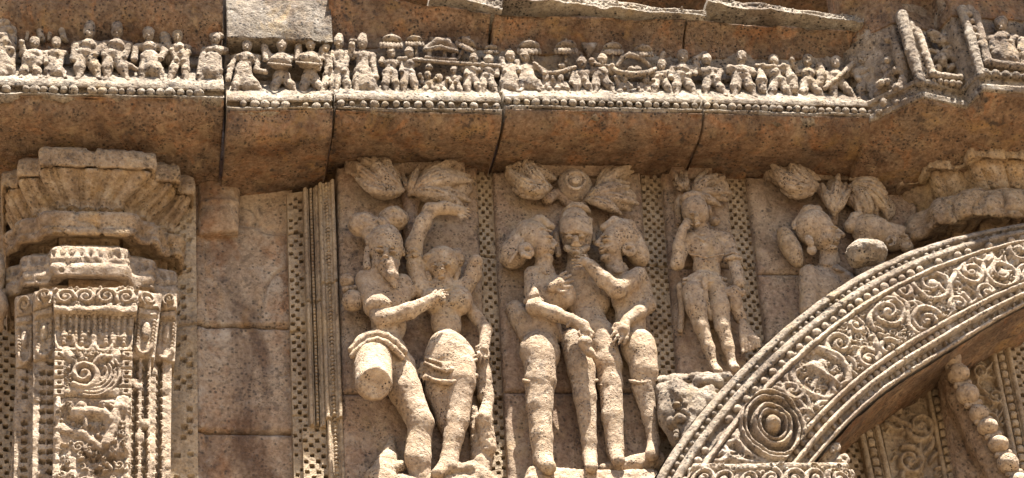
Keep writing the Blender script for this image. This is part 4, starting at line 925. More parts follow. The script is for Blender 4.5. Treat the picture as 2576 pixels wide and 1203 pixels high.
# --- woman of the couple
t = statue(1130, 860, 'female statue with one arm raised over her head')
s = Sculpt(.0085, .022)
s.ell(1112, 662, .15, 45, 44, 40, -6); face_front(s, 1110, 668, 40, 38, .15, -4); s.limb([(1112, 690, .15, 20), (1114, 716, .13, 22)])
s.ell(1116, 752, .115, 56, 50, 32); s.limb([(1062, 728, .12, 20), (1168, 722, .12, 20)])
s.ell(1088, 757, .145, 30, 32, 28, k=.012); s.ell(1155, 757, .145, 36, 37, 30, k=.012)
s.ell(1122, 812, .11, 39, 52, 29); s.ell(1132, 905, .125, 66, 62, 42); s.ell(1126, 870, .15, 48, 40, 28)
s.limb([(1056, 728, .12, 24), (1046, 670, .14, 22), (1041, 618, .16, 21)]); s.limb([(1041, 618, .16, 21), (1064, 560, .20, 19), (1082, 528, .22, 17)]); s.limb([(1082, 528, .22, 17), (1120, 523, .23, 16), (1158, 532, .23, 15)])
hand(s, 1160, 533, .23, 8, 28, curl=.4, w=11)
s.limb([(1170, 724, .12, 22), (1190, 688, .15, 20), (1197, 658, .19, 18)])
s.limb([(1176, 770, .08, 17), (1200, 800, .10, 17), (1222, 830, .13, 16)], k=.012); s.limb([(1222, 830, .13, 16), (1219, 866, .15, 13)])
hand(s, 1218, 876, .15, 96, 40, curl=.12, thumb=1, w=13)
s.limb([(1158, 930, .14, 40), (1158, 960, .145, 38), (1150, 1060, .14, 29), (1142, 1100, .14, 25)]); s.limb([(1142, 1095, .14, 25), (1130, 1160, .14, 22), (1128, 1175, .15, 26)])
s.limb([(1098, 930, .10, 36), (1103, 985, .10, 32), (1120, 1060, .09, 22), (1145, 1130, .08, 16)])
s.limb([(1118, 1180, .15, 22), (1100, 1192, .20, 16)])
s.build('body', M_statue, t, **B_, seed=511)
s = Sculpt(.007, .012); s.ell(1146, 652, .15, 24, 30, 26, 20); s.limb([(1076, 648, .19, 10), (1110, 634, .22, 11), (1148, 642, .19, 10)]); s.ell(1072, 666, .15, 8, 16, 12); s.limb([(1154, 678, .15, 7), (1146, 704, .15, 8)]); s.limb([(1074, 688, .15, 7), (1080, 702, .15, 8)])
s.build('hair', M_statue, t, .008, .004, 22)
s = Sculpt(.006, .006); ring_band(s, 1078, 716, 1150, 714, .15, 4, 16); s.limb([(1112, 733, .20, 5), (1114, 756, .20, 8)]); s.build('necklace', M_statue, t, .003, .002, 26)
s = Sculpt(.006, .006); s.limb([(1024, 648, .15, 6), (1042, 642, .20, 7), (1062, 650, .16, 6)]); s.limb([(1024, 636, .16, 5), (1042, 630, .21, 6), (1060, 638, .17, 5)]); s.build('armlet', M_statue, t, .004, .002, 26)
s = Sculpt(.006, .008); ring_band(s, 1070, 900, 1196, 894, .165, 4, 18); ring_band(s, 1068, 912, 1198, 905, .17, 4, 24); ring_band(s, 1068, 950, 1198, 946, .165, 6, 14); ring_band(s, 1070, 944, 1132, 962, .17, 4, 6)
for k in range(5): s.limb([(1112 + 8 * k, 912 + 2 * (k % 3), .215, 4), (1116 + 7 * k, 926 + (k % 2) * 10, .215, 3)])
s.build('girdle', M_statue, t, .004, .003, 26)
s = Sculpt(.008, .015); s.limb([(1215, 915, .08, 18), (1216, 955, .07, 22), (1222, 1000, .08, 20)]); s.limb([(1228, 1010, .10, 14), (1218, 1060, .13, 22), (1226, 1130, .10, 22)]); s.limb([(1190, 1030, .06, 12), (1212, 1150, .06, 26), (1205, 1200, .08, 30)])
s.build('drapery', M_statue, t, .014, .005, 12)
s = Sculpt(.006, .006); hand(s, 1066, 930, .11, 80, 34, curl=.2, w=10); s.build('hand_on_hip', M_statue, t, .003)
o = None
s = Sculpt(.010, .02); s.limb([(985, 1105, .04, 6), (975, 1160, .07, 24), (960, 1210, .10, 40)]); s.limb([(1010, 1175, .1, 16), (940, 1195, .1, 22)]); s.limb([(1140, 1182, .14, 18), (1190, 1176, .14, 18), (1215, 1200, .14, 26)]); s.limb([(960, 1222, .12, 30), (1230, 1222, .12, 30)])
s.ell(1180, 1205, .24, 26, 18, 20, cut=True)
o = s.build('rubble_base', M_statue, None, .018, .007, 11, 521); tag(o, 'broken rubble base at the feet of the couple, spiky stump at its left', 'base')
# --- trio: left woman
t = statue(1365, 860, 'left female statue of the trio, big round bun, holding a small animal')
s = Sculpt(.0085, .022)
head_side(s, 1348, 606, 50, 52, .16, 1)
s.limb([(1368, 658, .14, 22), (1366, 690, .13, 24)])
s.ell(1382, 738, .12, 48, 58, 34, -12); s.ell(1418, 742, .165, 32, 34, 28, k=.014)
s.limb([(1338, 690, .14, 21), (1340, 730, .16, 20), (1344, 772, .20, 20)]); s.limb([(1346, 774, .20, 21), (1395, 790, .22, 19), (1438, 806, .24, 15)])
s.limb([(1436, 806, .24, 14), (1468, 822, .25, 17)]); hand(s, 1472, 830, .25, 60, 38, curl=.9, w=14)
hand(s, 1402, 716, .215, -28, 44, curl=.15, spread=.22, w=16)
s.ell(1368, 826, .11, 44, 54, 31); s.ell(1358, 884, .125, 52, 52, 40); s.limb([(1310, 800, .06, 30), (1296, 780, .05, 22), (1330, 850, .08, 24)])
s.limb([(1360, 900, .13, 43), (1359, 960, .13, 39), (1356, 1023, .13, 33), (1362, 1100, .13, 28), (1366, 1150, .13, 26)]); s.limb([(1366, 1160, .13, 24), (1380, 1176, .20, 20)])
s.limb([(1442, 860, .10, 34), (1462, 930, .12, 34), (1472, 1000, .12, 28), (1482, 1110, .11, 19), (1484, 1150, .11, 18)]); s.limb([(1484, 1150, .12, 17), (1488, 1176, .20, 17)])
s.build('body', M_statue, t, **B_, seed=531)
s = Sculpt(.007, .014); s.ell(1292, 638, .12, 38, 42, 34, 30); s.limb([(1298, 622, .13, 32), (1326, 584, .15, 30), (1358, 562, .17, 20), (1386, 570, .17, 11)]); s.limb([(1312, 606, .20, 4), (1332, 584, .235, 4), (1360, 574, .25, 4), (1386, 582, .21, 4)], .004); s.limb([(1282, 660, .19, 4), (1300, 634, .21, 4), (1318, 606, .21, 4)], .004); s.build('hair', M_statue, t, .006, .003, 16, 532)
s = Sculpt(.006, .005); s.ell(1324, 630, .215, 21, 21, 12); s.ell(1328, 625, .25, 10, 10, 16, cut=True); s.limb([(1310, 622, .225, 5), (1316, 642, .23, 6), (1332, 648, .225, 5)]); s.build('ear_disc', M_statue, t, .003, .002, 26)
s = Sculpt(.006, .005)
for k in range(3): ring_band(s, 1346 + 3 * k, 668 + 6 * k, 1390 + 3 * k, 672 + 7 * k, .14, 4, 6)
s.build('necklace', M_statue, t, .002)
s = Sculpt(.006, .008); s.limb([(1322, 758, .18, 7), (1340, 748, .22, 9), (1362, 758, .20, 8)]); s.limb([(1342, 725, .215, 8), (1344, 742, .22, 12)]); s.build('armlet', M_statue, t, .006, .003, 26)
s = Sculpt(.006, .005); s.limb([(1428, 820, .24, 5), (1440, 804, .265, 6), (1440, 792, .25, 5)]); s.build('bangle', M_statue, t, .002)
s = Sculpt(.006, .006); ring_band(s, 1318, 958, 1398, 956, .15, 5, 6); ring_band(s, 1440, 960, 1502, 958, .13, 5, 4); s.build('hem', M_statue, t, .004, .003, 26)
s = Sculpt(.005, .004); ring_band(s, 1322, 868, 1396, 872, .155, 3.5, -8); ring_band(s, 1320, 882, 1398, 886, .16, 3.5, -10); s.build('girdle', M_statue, t, .003, .002, 26)
o = thing('small_animal', P(1475, 872, .25), 'little worn animal held in the hand of the left woman of the trio', 'carved animal')
s = Sculpt(.006, .012); s.ell(1472, 862, .27, 18, 17, 15); s.limb([(1472, 872, .26, 13), (1484, 888, .26, 11), (1497, 898, .26, 7)]); s.build('body', M_statue, o, .006, .003, 20)
# --- trio: man in the middle
t = statue(1490, 800, 'crowned bearded man of the trio, standing behind the two women')
s = Sculpt(.0085, .022)
s.ell(1448, 580, .14, 43, 62, 40); face_front(s, 1448, 596, 40, 48, .145, 0)
for k in range(5): ring_band(s, 1412, 556 + 8 * k - (k > 2) * 3, 1486, 556 + 8 * k, .20, 3.5, -6)
s.limb([(1452, 640, .10, 24), (1460, 690, .08, 40)]); s.ell(1472, 740, .07, 66, 70, 34); s.ell(1484, 830, .08, 50, 70, 34)
s.limb([(1506, 840, .09, 40), (1528, 916, .10, 36), (1535, 966, .10, 31), (1540, 1050, .10, 27), (1548, 1130, .10, 22)]); s.limb([(1548, 1140, .10, 20), (1556, 1160, .17, 17)])
s.build('body', M_statue, t, **B_, seed=541)
s = Sculpt(.006, .012); s.ell(1450, 534, .13, 38, 20, 34); s.limb([(1415, 556, .17, 7), (1450, 540, .215, 7), (1486, 554, .17, 7)]); s.ell(1450, 522, .13, 24, 10, 22); s.build('crown', M_statue, t, .006, .004, 24)
s = Sculpt(.006, .01); s.ell(1450, 634, .20, 10, 12, 9); s.limb([(1425, 624, .17, 9), (1450, 638, .19, 11), (1476, 624, .17, 9)]); s.build('beard', M_statue, t, .005, .003, 24)
s = Sculpt(.006, .008); s.ell(1400, 600, .12, 8, 20, 10); s.limb([(1402, 618, .12, 7), (1404, 640, .12, 9)]); s.build('ear', M_statue, t, .003); s = Sculpt(.006, .008); s.ell(1492, 600, .12, 7, 18, 10); s.build('ear', M_statue, t, .003)
s = Sculpt(.006, .006); ring_band(s, 1504, 968, 1566, 966, .11, 4, 4); s.build('hem', M_statue, t, .004, .003, 26)
# --- trio: right woman
t = statue(1600, 860, 'right female statue of the trio, flower in her hair, reaching to the man')
s = Sculpt(.0085, .022)
head_side(s, 1552, 604, 49, 54, .16, -1)
s.limb([(1544, 656, .14, 22), (1552, 690, .13, 24)]); s.ell(1580, 740, .11, 46, 58, 32, 14)
s.limb([(1606, 694, .15, 23), (1585, 712, .18, 24), (1552, 730, .21, 23)]); s.limb([(1552, 730, .21, 23), (1520, 705, .22, 20), (1484, 668, .23, 16)])
hand(s, 1470, 660, .23, 188, 36, curl=-.25, w=12, thumb=1)
s.limb([(1618, 710, .12, 18), (1622, 740, .11, 18), (1630, 768, .13, 20)], k=.016); s.limb([(1630, 770, .13, 19), (1606, 788, .17, 18), (1578, 806, .2, 15)]); hand(s, 1568, 826, .20, 112, 46, curl=.2, w=17)
s.ell(1586, 815, .10, 40, 52, 29); s.ell(1606, 876, .12, 46, 52, 38)
s.limb([(1614, 890, .13, 38), (1620, 935, .13, 35), (1618, 975, .12, 28), (1634, 1050, .11, 19), (1644, 1110, .11, 15)]); s.limb([(1644, 1115, .11, 15), (1640, 1145, .14, 18)])
s.build('body', M_statue, t, **B_, seed=551)
s = Sculpt(.007, .014); s.ell(1602, 634, .13, 30, 40, 30, -20); s.limb([(1522, 574, .185, 12), (1545, 558, .20, 14), (1580, 570, .18, 18), (1598, 606, .15, 20)]); s.limb([(1528, 584, .21, 4), (1552, 572, .245, 4), (1580, 584, .22, 4), (1592, 610, .18, 4)], .004); s.build('hair', M_statue, t, .006, .003, 16)
s = Sculpt(.006, .006); s.ell(1588, 592, .19, 14, 14, 10); s.limb([(1590, 578, .19, 5), (1596, 576, .19, 5)])
for k in range(5): s.ell(1588 + 10 * math.cos(k * 1.26), 592 + 10 * math.sin(k * 1.26), .205, 5, 5, 5)
s.build('hair_flower', M_statue, t, .003)
s = Sculpt(.006, .005); s.ell(1583, 626, .205, 20, 20, 12); s.ell(1582, 622, .24, 9, 10, 16, cut=True); s.build('ear_disc', M_statue, t, .003, .002, 26)
s = Sculpt(.006, .005)
for k in range(3): ring_band(s, 1526 + 3 * k, 668 + 6 * k, 1570 + 4 * k, 664 + 6 * k, .14, 4, 7)
s.build('necklace', M_statue, t, .002)
s = Sculpt(.006, .006); ring_band(s, 1584, 958, 1656, 952, .14, 5, 8); s.build('hem', M_statue, t, .004, .003, 26)
s = Sculpt(.010, .02); s.limb([(1345, 1196, .10, 24), (1480, 1204, .12, 22), (1640, 1206, .10, 24)]); s.limb([(1340, 1215, .12, 24), (1650, 1225, .12, 24)]); s.limb([(1520, 1180, .06, 14), (1650, 1160, .06, 26)])
o = s.build('plinth', M_statue, None, .012, .005, 12); tag(o, 'worn ledge stone under the feet of the trio', 'base')
# --- man with a bird
t = statue(1785, 720, 'smaller male statue with one hand raised, beside a bird')
s = Sculpt(.0075, .018)
s.ell(1748, 530, .17, 34, 42, 34, -6); face_front(s, 1752, 536, 29, 36, .17, -6); s.limb([(1762, 566, .13, 17), (1768, 588, .12, 20)])
s.limb([(1730, 606, .12, 20), (1770, 596, .12, 20), (1828, 604, .12, 19)]); s.ell(1778, 628, .12, 48, 42, 28); s.ell(1778, 676, .11, 36, 40, 25); s.ell(1772, 712, .115, 50, 30, 30)
s.limb([(1722, 612, .11, 17), (1704, 664, .12, 17)]); s.limb([(1704, 664, .13, 17), (1706, 620, .16, 14), (1716, 580, .19, 12)]); hand(s, 1722, 566, .2, -48, 26, curl=.9, w=9)
s.limb([(1832, 608, .12, 18), (1842, 648, .13, 17), (1852, 680, .15, 15), (1859, 714, .17, 15)])
s.limb([(1746, 736, .12, 31), (1752, 775, .13, 27), (1764, 822, .13, 19), (1782, 875, .12, 15), (1794, 914, .12, 10)]); s.limb([(1794, 918, .12, 10), (1808, 934, .18, 11)])
s.limb([(1804, 734, .12, 29), (1810, 775, .13, 26), (1818, 822, .13, 20), (1832, 875, .12, 15), (1841, 912, .12, 10)]); s.limb([(1841, 914, .12, 10), (1850, 926, .17, 11)])
s.build('body', M_statue, t, **B_, seed=561)
s = Sculpt(.006, .01); s.ell(1742, 504, .16, 34, 24, 32); s.ell(1798, 558, .11, 14, 13, 14); s.ell(1784, 528, .13, 6, 14, 8); s.build('hair', M_statue, t, .004)
s = Sculpt(.006, .006); ring_band(s, 1742, 584, 1792, 578, .13, 3.5, 10); s.limb([(1738, 590, .15, 3.5), (1770, 606, .19, 3.5), (1792, 590, .16, 3)]); s.build('necklace', M_statue, t, .002)
s = Sculpt(.006, .006); ring_band(s, 1722, 704, 1826, 704, .125, 5, -8); ring_band(s, 1720, 714, 1828, 716, .13, 5, -8); s.limb([(1772, 702, .19, 8), (1774, 750, .16, 8), (1788, 800, .11, 8)]); s.limb([(1806, 690, .1, 8), (1830, 760, .06, 8)]); s.limb([(1710, 720, .08, 9), (1716, 760, .05, 9), (1712, 830, .05, 8)])
s.limb([(1736, 640, .185, 3), (1778, 648, .20, 3), (1820, 640, .185, 3)]); s.build('sash', M_statue, t, .005, .003, 24)
s = Sculpt(.006, .006); s.limb([(1826, 652, .15, 6), (1844, 646, .19, 6), (1862, 650, .16, 6)]); s.limb([(1828, 642, .15, 4), (1844, 636, .185, 4), (1858, 640, .155, 4)]); s.build('armlet', M_statue, t, .003)
o = thing('stone_bird', P(1870, 810, .12), 'carved bird with a ribbed tail beside the legs of the smaller man', 'carved bird')
s = Sculpt(.006, .012); s.limb([(1828, 738, .15, 14), (1848, 732, .17, 14), (1866, 738, .16, 10)]); s.limb([(1846, 742, .16, 16), (1850, 768, .14, 18), (1862, 800, .11, 16)]); s.build('body', M_statue, o, .008, .004, 20)
s = Sculpt(.005, .005)
for k in range(6): s.limb([(1864 + 2.4 * k, 794 + 6 * k, .12, 7), (1866 + 8 * k, 845 + 2 * k, .13, 7), (1868 + 8.5 * k, 886 - 3 * k, .12, 4.5)])
s.build('tail', M_statue, o, .004, .002, 24)
s = Sculpt(.009, .02); s.limb([(1722, 958, .08, 16), (1780, 954, .12, 16), (1840, 948, .10, 14)]); s.limb([(1715, 975, .08, 18), (1830, 972, .10, 18)]); o = s.build('plinth', M_statue, None, .008, .004, 14); tag(o, 'small ledge under the feet of the man with a bird', 'base')
# --- the two lovers
t = statue(2075, 650, 'male statue in profile facing right, capped, cut off by the arch')
s = Sculpt(.0085, .02)
head_side(s, 2058, 582, 58, 55, .16, 1)
s.limb([(2086, 638, .12, 23), (2082, 680, .10, 25)]); s.ell(2074, 740, .09, 60, 72, 36); s.limb([(2036, 690, .12, 25), (2034, 780, .14, 24)]); s.limb([(2100, 690, .1, 24), (2126, 706, .1, 24)])
s.build('body', M_statue, t, **B_, seed=571)
s = Sculpt(.007, .012); s.ell(1988, 621, .10, 24, 54, 28, -14); s.limb([(2002, 566, .14, 12), (2036, 538, .17, 22), (2056, 530, .16, 14)]); s.limb([(1998, 574, .15, 6), (2034, 556, .215, 7), (2068, 546, .20, 6)]); s.build('hair', M_statue, t, .005, .003, 18)
s = Sculpt(.006, .008); s.ell(2036, 606, .225, 11, 15, 8, -10); s.ell(2042, 630, .20, 13, 13, 10); s.build('ear', M_statue, t, .004)
s = Sculpt(.006, .005)
for k in range(3): ring_band(s, 2066 - 2 * k, 650 + 6 * k, 2108 + k, 646 + 6 * k, .12, 4, 6)
ring_band(s, 2086, 668, 2130, 686, .13, 4, 2); s.build('necklace', M_statue, t, .002)
t = statue(2200, 590, 'female statue with her face tilted up to the right, beside the profile man')
s = Sculpt(.0085, .018)
s.ell(2192, 582, .13, 52, 42, 42, 18); s.ell(2232, 596, .13, 50, 36, 36, 22); s.limb([(2246, 574, .14, 9), (2268, 582, .15, 9)], .01); s.ell(2230, 570, .20, 16, 9, 14, 20, k=.005); s.ell(2230, 571, .235, 15, 2, 8, 20, .003, True); s.limb([(2244, 568, .19, 8), (2268, 578, .2, 11), (2262, 590, .2, 9)], .006); s.ell(2276, 598, .18, 14, 6, 14, 20, k=.004); s.ell(2280, 608, .17, 13, 6, 14, 20, k=.004); s.ell(2282, 622, .15, 17, 14, 16, k=.008); s.ell(2216, 556, .20, 22, 6, 12, 20, k=.005)
s.limb([(2180, 610, .1, 30), (2190, 680, .08, 40)])
s.build('body', M_statue, t, **B_, seed=581)
s = Sculpt(.006, .005); s.limb([(2232, 606, .19, 5), (2240, 596, .2, 5), (2252, 602, .2, 5), (2250, 614, .19, 5), (2240, 618, .19, 5)]); s.build('earring', M_statue, t, .002)
s = Sculpt(.007, .012); s.limb([(2140, 570, .13, 18), (2150, 548, .14, 14), (2162, 540, .14, 10)]); s.build('hair', M_statue, t, .005)
s = Sculpt(.007, .02); s.ell(2182, 636, .40, 50, 36, 42); s.ell(2160, 642, .38, 30, 34, 34)
o = s.build('round_stone', M_crust, None, .016, .006, 14); tag(o, 'sunlit rounded lump of stone resting behind the rim of the arch, under the tilted face', 'stone lump')
# ------------------------------------------------------------------ carved foliage over the statues
def foliage(label, fans, stems, seed):
    """fans: (u, v, angle, length, leaves, spread, droop, d): leaves that leave one stem end and bend over"""
    t = thing('carved_foliage', P(fans[0][0], fans[0][1], .08), label, 'carved foliage', 'leaf canopies over the statues'); g = np.random.default_rng(seed)
    for (u, v, an, L, n, spr, dro, d) in fans:
        s = Sculpt(.0055, .0045); br = math.radians(an + (dro * .35 if math.cos(math.radians(an)) > 0 else -dro * .35)); s.ell(u + math.cos(br) * L * .46, v + math.sin(br) * L * .46, d - .045, L * .45, L * (.16 + spr * .004), L * .22, math.degrees(br), k=.012)
        for i in range(n):
            o = (i - (n - 1) / 2) / max(1, (n - 1) / 2); b = math.radians(an + o * spr + g.normal(0, 3)); l = L * .95 * (1 - .26 * abs(o)) * g.uniform(.92, 1.05); wd = L * .112 * g.uniform(.9, 1.15)
            x, y = u, v; pts = []; ribs = []
            for m in range(8):
                tt = m / 7; r = max(5.0, wd * math.sin(math.pi * min(1, tt * .93 + .07)) ** .7); dep = d + .05 * math.sin(math.pi * tt * .9) - .03 * tt * tt + .032 * (i % 2)
                pts.append((x, y, dep, r)); ribs.append((x, y, dep + r * .0024 * .92, 2.3))
                b2 = b + math.radians(dro) * tt * (1 if math.cos(b) > 0 else -1); x += math.cos(b2) * l / 7; y += math.sin(b2) * l / 7
            s.limb(pts)
            for sg in (-1, 1):                                     # grooves either side of the midrib
                s.limb([(q[0] - sg * math.sin(b) * q[3] * .48, q[1] + sg * math.cos(b) * q[3] * .48, q[2] + q[3] * .0024 * .90, 2.2) for q in pts[1:7]], .002, True)
        s.build('leaf_bunch', M_statue, t, .005, .003, 22, seed)
    s = Sculpt(.0055, .010)
    for st in stems: s.limb(st)
    s.build('stem', M_slab, t, .005, .003, 18)
    return t
foliage('spreading leaf canopy over the embracing couple, long drooping bunch at its left', [(1012, 478, 188, 152, 7, 30, -58, .10), (1000, 450, 194, 146, 5, 22, -14, .06), (1030, 490, -70, 84, 4, 30, 20, .08), (1040, 486, -22, 166, 7, 30, 40, .10), (1050, 460, -30, 130, 3, 12, 10, .05)],
        [[(1030, 530, .05, 16), (1022, 490, .06, 12), (1004, 470, .07, 9)], [(1030, 530, .05, 14), (1040, 484, .07, 10)], [(1034, 528, .05, 14), (1056, 490, .07, 10)], [(1034, 520, .05, 18), (1030, 560, .05, 20), (1036, 640, .05, 20)]], 601)
foliage('leaf canopy over the trio with a round rosette in the middle', [(1384, 472, 180, 134, 7, 32, -66, .10), (1396, 450, 196, 110, 3, 14, -20, .06), (1476, 504, -16, 140, 6, 22, 36, .10), (1500, 470, -34, 112, 4, 22, 16, .05)],
        [[(1440, 520, .05, 14), (1400, 486, .07, 11), (1378, 500, .09, 16)], [(1462, 520, .06, 12), (1480, 500, .09, 8)]], 602)
t = thing('carved_rosette', P(1448, 460, .1), 'round flower disc above the crowned man of the trio', 'carved flower')
s = Sculpt(.006, .01); s.ell(1447, 468, .08, 44, 46, 30); s.ell(1448, 455, .13, 30, 27, 16); s.build('disc', M_statue, t, .004)
s = Sculpt(.005, .003); q = [(1448 + 24 * math.cos(a), 455 + 21 * math.sin(a), .165, 4.5) for a in np.linspace(0, 6.283, 20)]; s.limb(q); s.ell(1448, 455, .175, 12, 10, 8); s.build('ring', M_statue, t, .002)
foliage('small leafy crown behind the head of the man with a bird', [(1742, 492, -28, 108, 6, 40, 26, .08), (1734, 480, 216, 66, 4, 26, -50, .07)], [[(1706, 560, .05, 8), (1706, 510, .06, 8), (1726, 472, .07, 8), (1748, 470, .07, 7)], [(1700, 530, .05, 5), (1712, 488, .06, 6), (1744, 462, .07, 6)]], 603)
foliage('leaf canopy over the two lovers, upright bunch between two hanging ones', [(2056, 466, 172, 150, 7, 28, -78, .10), (2060, 452, 192, 120, 3, 12, -20, .06), (2098, 540, -90, 108, 6, 24, 14, .10), (2140, 470, 12, 146, 7, 32, 74, .10), (2140, 452, -8, 120, 3, 12, 22, .06)],
        [[(2096, 560, .07, 12), (2098, 530, .09, 13)], [(2098, 540, .07, 8), (2068, 490, .09, 9), (2056, 468, .09, 9)], [(2100, 540, .07, 8), (2126, 496, .09, 10), (2140, 472, .09, 10)], [(2145, 505, .1, 18), (2158, 520, .1, 14)]], 604)
# ------------------------------------------------------------------ little figures of the frieze
DOFF = .10
GF = 'small figures along the frieze'
def mini(label, head, hip, fl, fr, al=None, ar=None, hat='round', d=.365, fat=1.0, skirt=0, stout=0, extra=(), cat='carved figure', seed=None, dd=0.0, mat=None):
    """head (u, v, r), hip (u, v), feet, arms as lists of points from the shoulder's outer side"""
    d += dd; r = head[2] * 1.2; k = fat * 1.2; u0, v0 = head[0], head[1]; su, sv = u0 + (hip[0] - u0) * .22, v0 + r * 1.75
    s = Sculpt(.0042, .008); t = .0024 * r
    s.ell(u0, v0, d + .022, r * .78, r * 1.0, r * .8); s.ell(u0, v0 + r * .25, d + .022 + .62 * t, r * .16, r * .24, r * .22, k=.004)
    s.ell(u0 - r * .3, v0 + r * .02, d + .022 + .55 * t, r * .22, r * .10, r * .18, k=.003); s.ell(u0 + r * .3, v0 + r * .02, d + .022 + .55 * t, r * .22, r * .10, r * .18, k=.003); s.ell(u0, v0 + r * .55, d + .022 + .5 * t, r * .3, r * .12, r * .2, k=.003)
    if hat == 'pointed': s.limb([(u0, v0 - r * .35, d + .015, r * .82), (u0, v0 - r * 1.15, d + .01, r * .30)]); s.limb([(u0 - r * .7, v0 - r * .3, d + .03, r * .2), (u0, v0 - r * .4, d + .022 + .8 * t, r * .2), (u0 + r * .7, v0 - r * .3, d + .03, r * .2)], .004)
    elif hat == 'bun': s.ell(u0 + r * .85, v0 - r * .25, d + .01, r * .55, r * .55, r * .5); s.limb([(u0 - r * .6, v0 - r * .4, d + .02, r * .35), (u0 + r * .5, v0 - r * .55, d + .02, r * .4)])
    elif hat == 'tall': s.limb([(u0, v0 - r * .5, d + .015, r * .75), (u0 + r * .1, v0 - r * 1.0, d + .01, r * .6)])
    else: s.ell(u0, v0 - r * .35, d + .015, r * .86, r * .72, r * .82)
    s.limb([(u0, v0 + r * .8, d + .01, r * .42), (su, sv, d, r * .6)])
    sw = r * 1.28 * k
    s.limb([(su - sw, sv + r * .15, d, r * .60), (su, sv, d + .005, r * .75), (su + sw, sv + r * .15, d, r * .60)])
    s.limb([(su, sv + r * .4, d + .006, r * .92 * k), ((su + hip[0]) / 2, (sv + hip[1]) / 2, d + .004, r * .72 * k), (hip[0], hip[1] - r * .2, d, r * .95 * k)])
    s.limb([(hip[0] - r * .45, hip[1], d, r * .78 * k), (hip[0] + r * .45, hip[1], d, r * .78 * k)])
    for (fu, fv), sg in ((fl, -1), (fr, 1)):
        ku, kv = (hip[0] + sg * r * .55) * .5 + fu * .5 + sg * r * .12, (hip[1] + fv) / 2
        s.limb([(hip[0] + sg * r * .5, hip[1] + r * .2, d + .004, r * .66 * k), (ku, kv, d + .022, r * .58 * k), (fu, fv - r * .3, d + .025, r * .44)]); s.limb([(fu, fv - r * .2, d + .03, r * .32), (fu + sg * r * .35, fv, d + .05, r * .28)])
    if skirt:
        s.limb([(hip[0], hip[1], d + .006, r * 1.15), ((fl[0] + fr[0]) / 2, hip[1] + (fl[1] - hip[1]) * skirt, d + .008, r * (1.2 + .35 * skirt))], .012)
        s.limb([(fl[0] + r * .2, hip[1] + (fl[1] - hip[1]) * skirt, d + .02, r * .4), (fr[0] - r * .2, hip[1] + (fl[1] - hip[1]) * skirt, d + .02, r * .4)])
    if stout: s.ell(hip[0], hip[1] - r * .9, d + .015, r * 1.35, r * 1.5, r * 1.0)
    for arm, sg in ((al, -1), (ar, 1)):
        if arm is None: arm = [(su + sg * r * 1.9, sv + r * 1.6), (su + sg * r * 1.1, hip[1] - r * .4)]
        pts = [(su + sg * sw, sv + r * .1, d, r * .46)] + [(a[0], a[1], d + .012 + .012 * i, r * (.50 - .05 * i)) for i, a in enumerate(arm)]
        s.limb(pts); s.ell(arm[-1][0], arm[-1][1], d + .012 + .012 * len(arm), r * .42, r * .42, r * .4)
    for e in extra: e(s)
    o = s.build('frieze_figure', mat or M_frieze, None, .0045, .0035, 26, seed if seed is not None else int(u0))
    return tag(o, label, cat, GF)
L_ = lambda *p: (lambda s: s.limb([(*q[:2], q[2], q[3]) for q in p]))
El = lambda *a: (lambda s: s.ell(*a))
# left block
mini('stout seated figure under the first hooked banner, leftmost of the frieze', (87, 108, 13), (76, 165), (56, 197), (96, 196), [(58, 128), (55, 106)], [(104, 140), (98, 160)], stout=1, fat=1.15)
mini('figure bending under the second hooked banner, beside the stout seated one', (142, 108, 12), (130, 160), (122, 197), (160, 195), [(112, 138), (116, 158)], [(156, 140), (150, 165)], skirt=.7)
mini('broad figure with both hands on the hips, left of its twin by the banners', (225, 80, 16), (216, 142), (199, 199), (246, 199), [(190, 120), (184, 150)], [(254, 118), (240, 138)], fat=1.1, hat='tall')
mini('broad figure with hand on hip and trailing sash, right of its twin', (294, 79, 16), (284, 144), (270, 202), (318, 203), [(262, 112), (262, 140)], [(323, 118), (312, 146)], fat=1.1, hat='tall', extra=(L_((300, 150, .38, 7), (330, 168, .40, 7), (345, 175, .39, 5)),))
mini('round-headed figure with one arm bent up, third from the right on the left block', (374, 86, 15), (377, 147), (358, 206), (406, 206), [(340, 122), (338, 150)], [(414, 130), (404, 148)], skirt=.55)
mini('slim upright figure with a companion head at its shoulder, left block', (447, 92, 13), (455, 145), (428, 207), (466, 207), [(434, 130), (444, 150)], [(474, 134), (462, 152)], extra=(El(414, 92, .33, 14, 14, 14), L_((418, 105, .33, 16), (426, 150, .33, 14))))
mini('leaning figure with a wrapped robe beside the dark joint of the left block', (541, 97, 14), (535, 150), (502, 210), (549, 211), [(508, 150), (500, 190)], [(552, 128), (530, 150)], skirt=.6, hat='bun')
for u, du, lb in ((72, 20, 'hooked banner pole above the stout seated figure'), (128, 24, 'hooked banner pole right of the other one, top left')):
    s = Sculpt(.005, .012); s.limb([(u - 6, 100, .33, 5), (u + 4, 42, .34, 7), (u + 6, 34, .34, 3)]); s.limb([(u + 5, 44, .34, 9), (u + 22, 58, .34, 10), (u + 32, 96, .34, 8), (u + du + 16, 104, .33, 6)])
    o = s.build('banner', M_frieze, None, .005, .003, 22); tag(o, lb, 'carved banner')
s = Sculpt(.008, .02); s.limb([(4, 30, .34, 20), (6, 110, .36, 18), (4, 190, .38, 18)]); s.limb([(30, 28, .34, 14), (32, 120, .35, 10), (26, 190, .37, 12)])
for k in range(9): s.ell(6 + 9 * (k % 3), 40 + 17 * k, .39, 12, 9, 10)
o = s.build('carved_jamb', M_frieze, None, .010, .004, 16); tag(o, 'worn upright carved jamb at the left end of the frieze', 'carving')
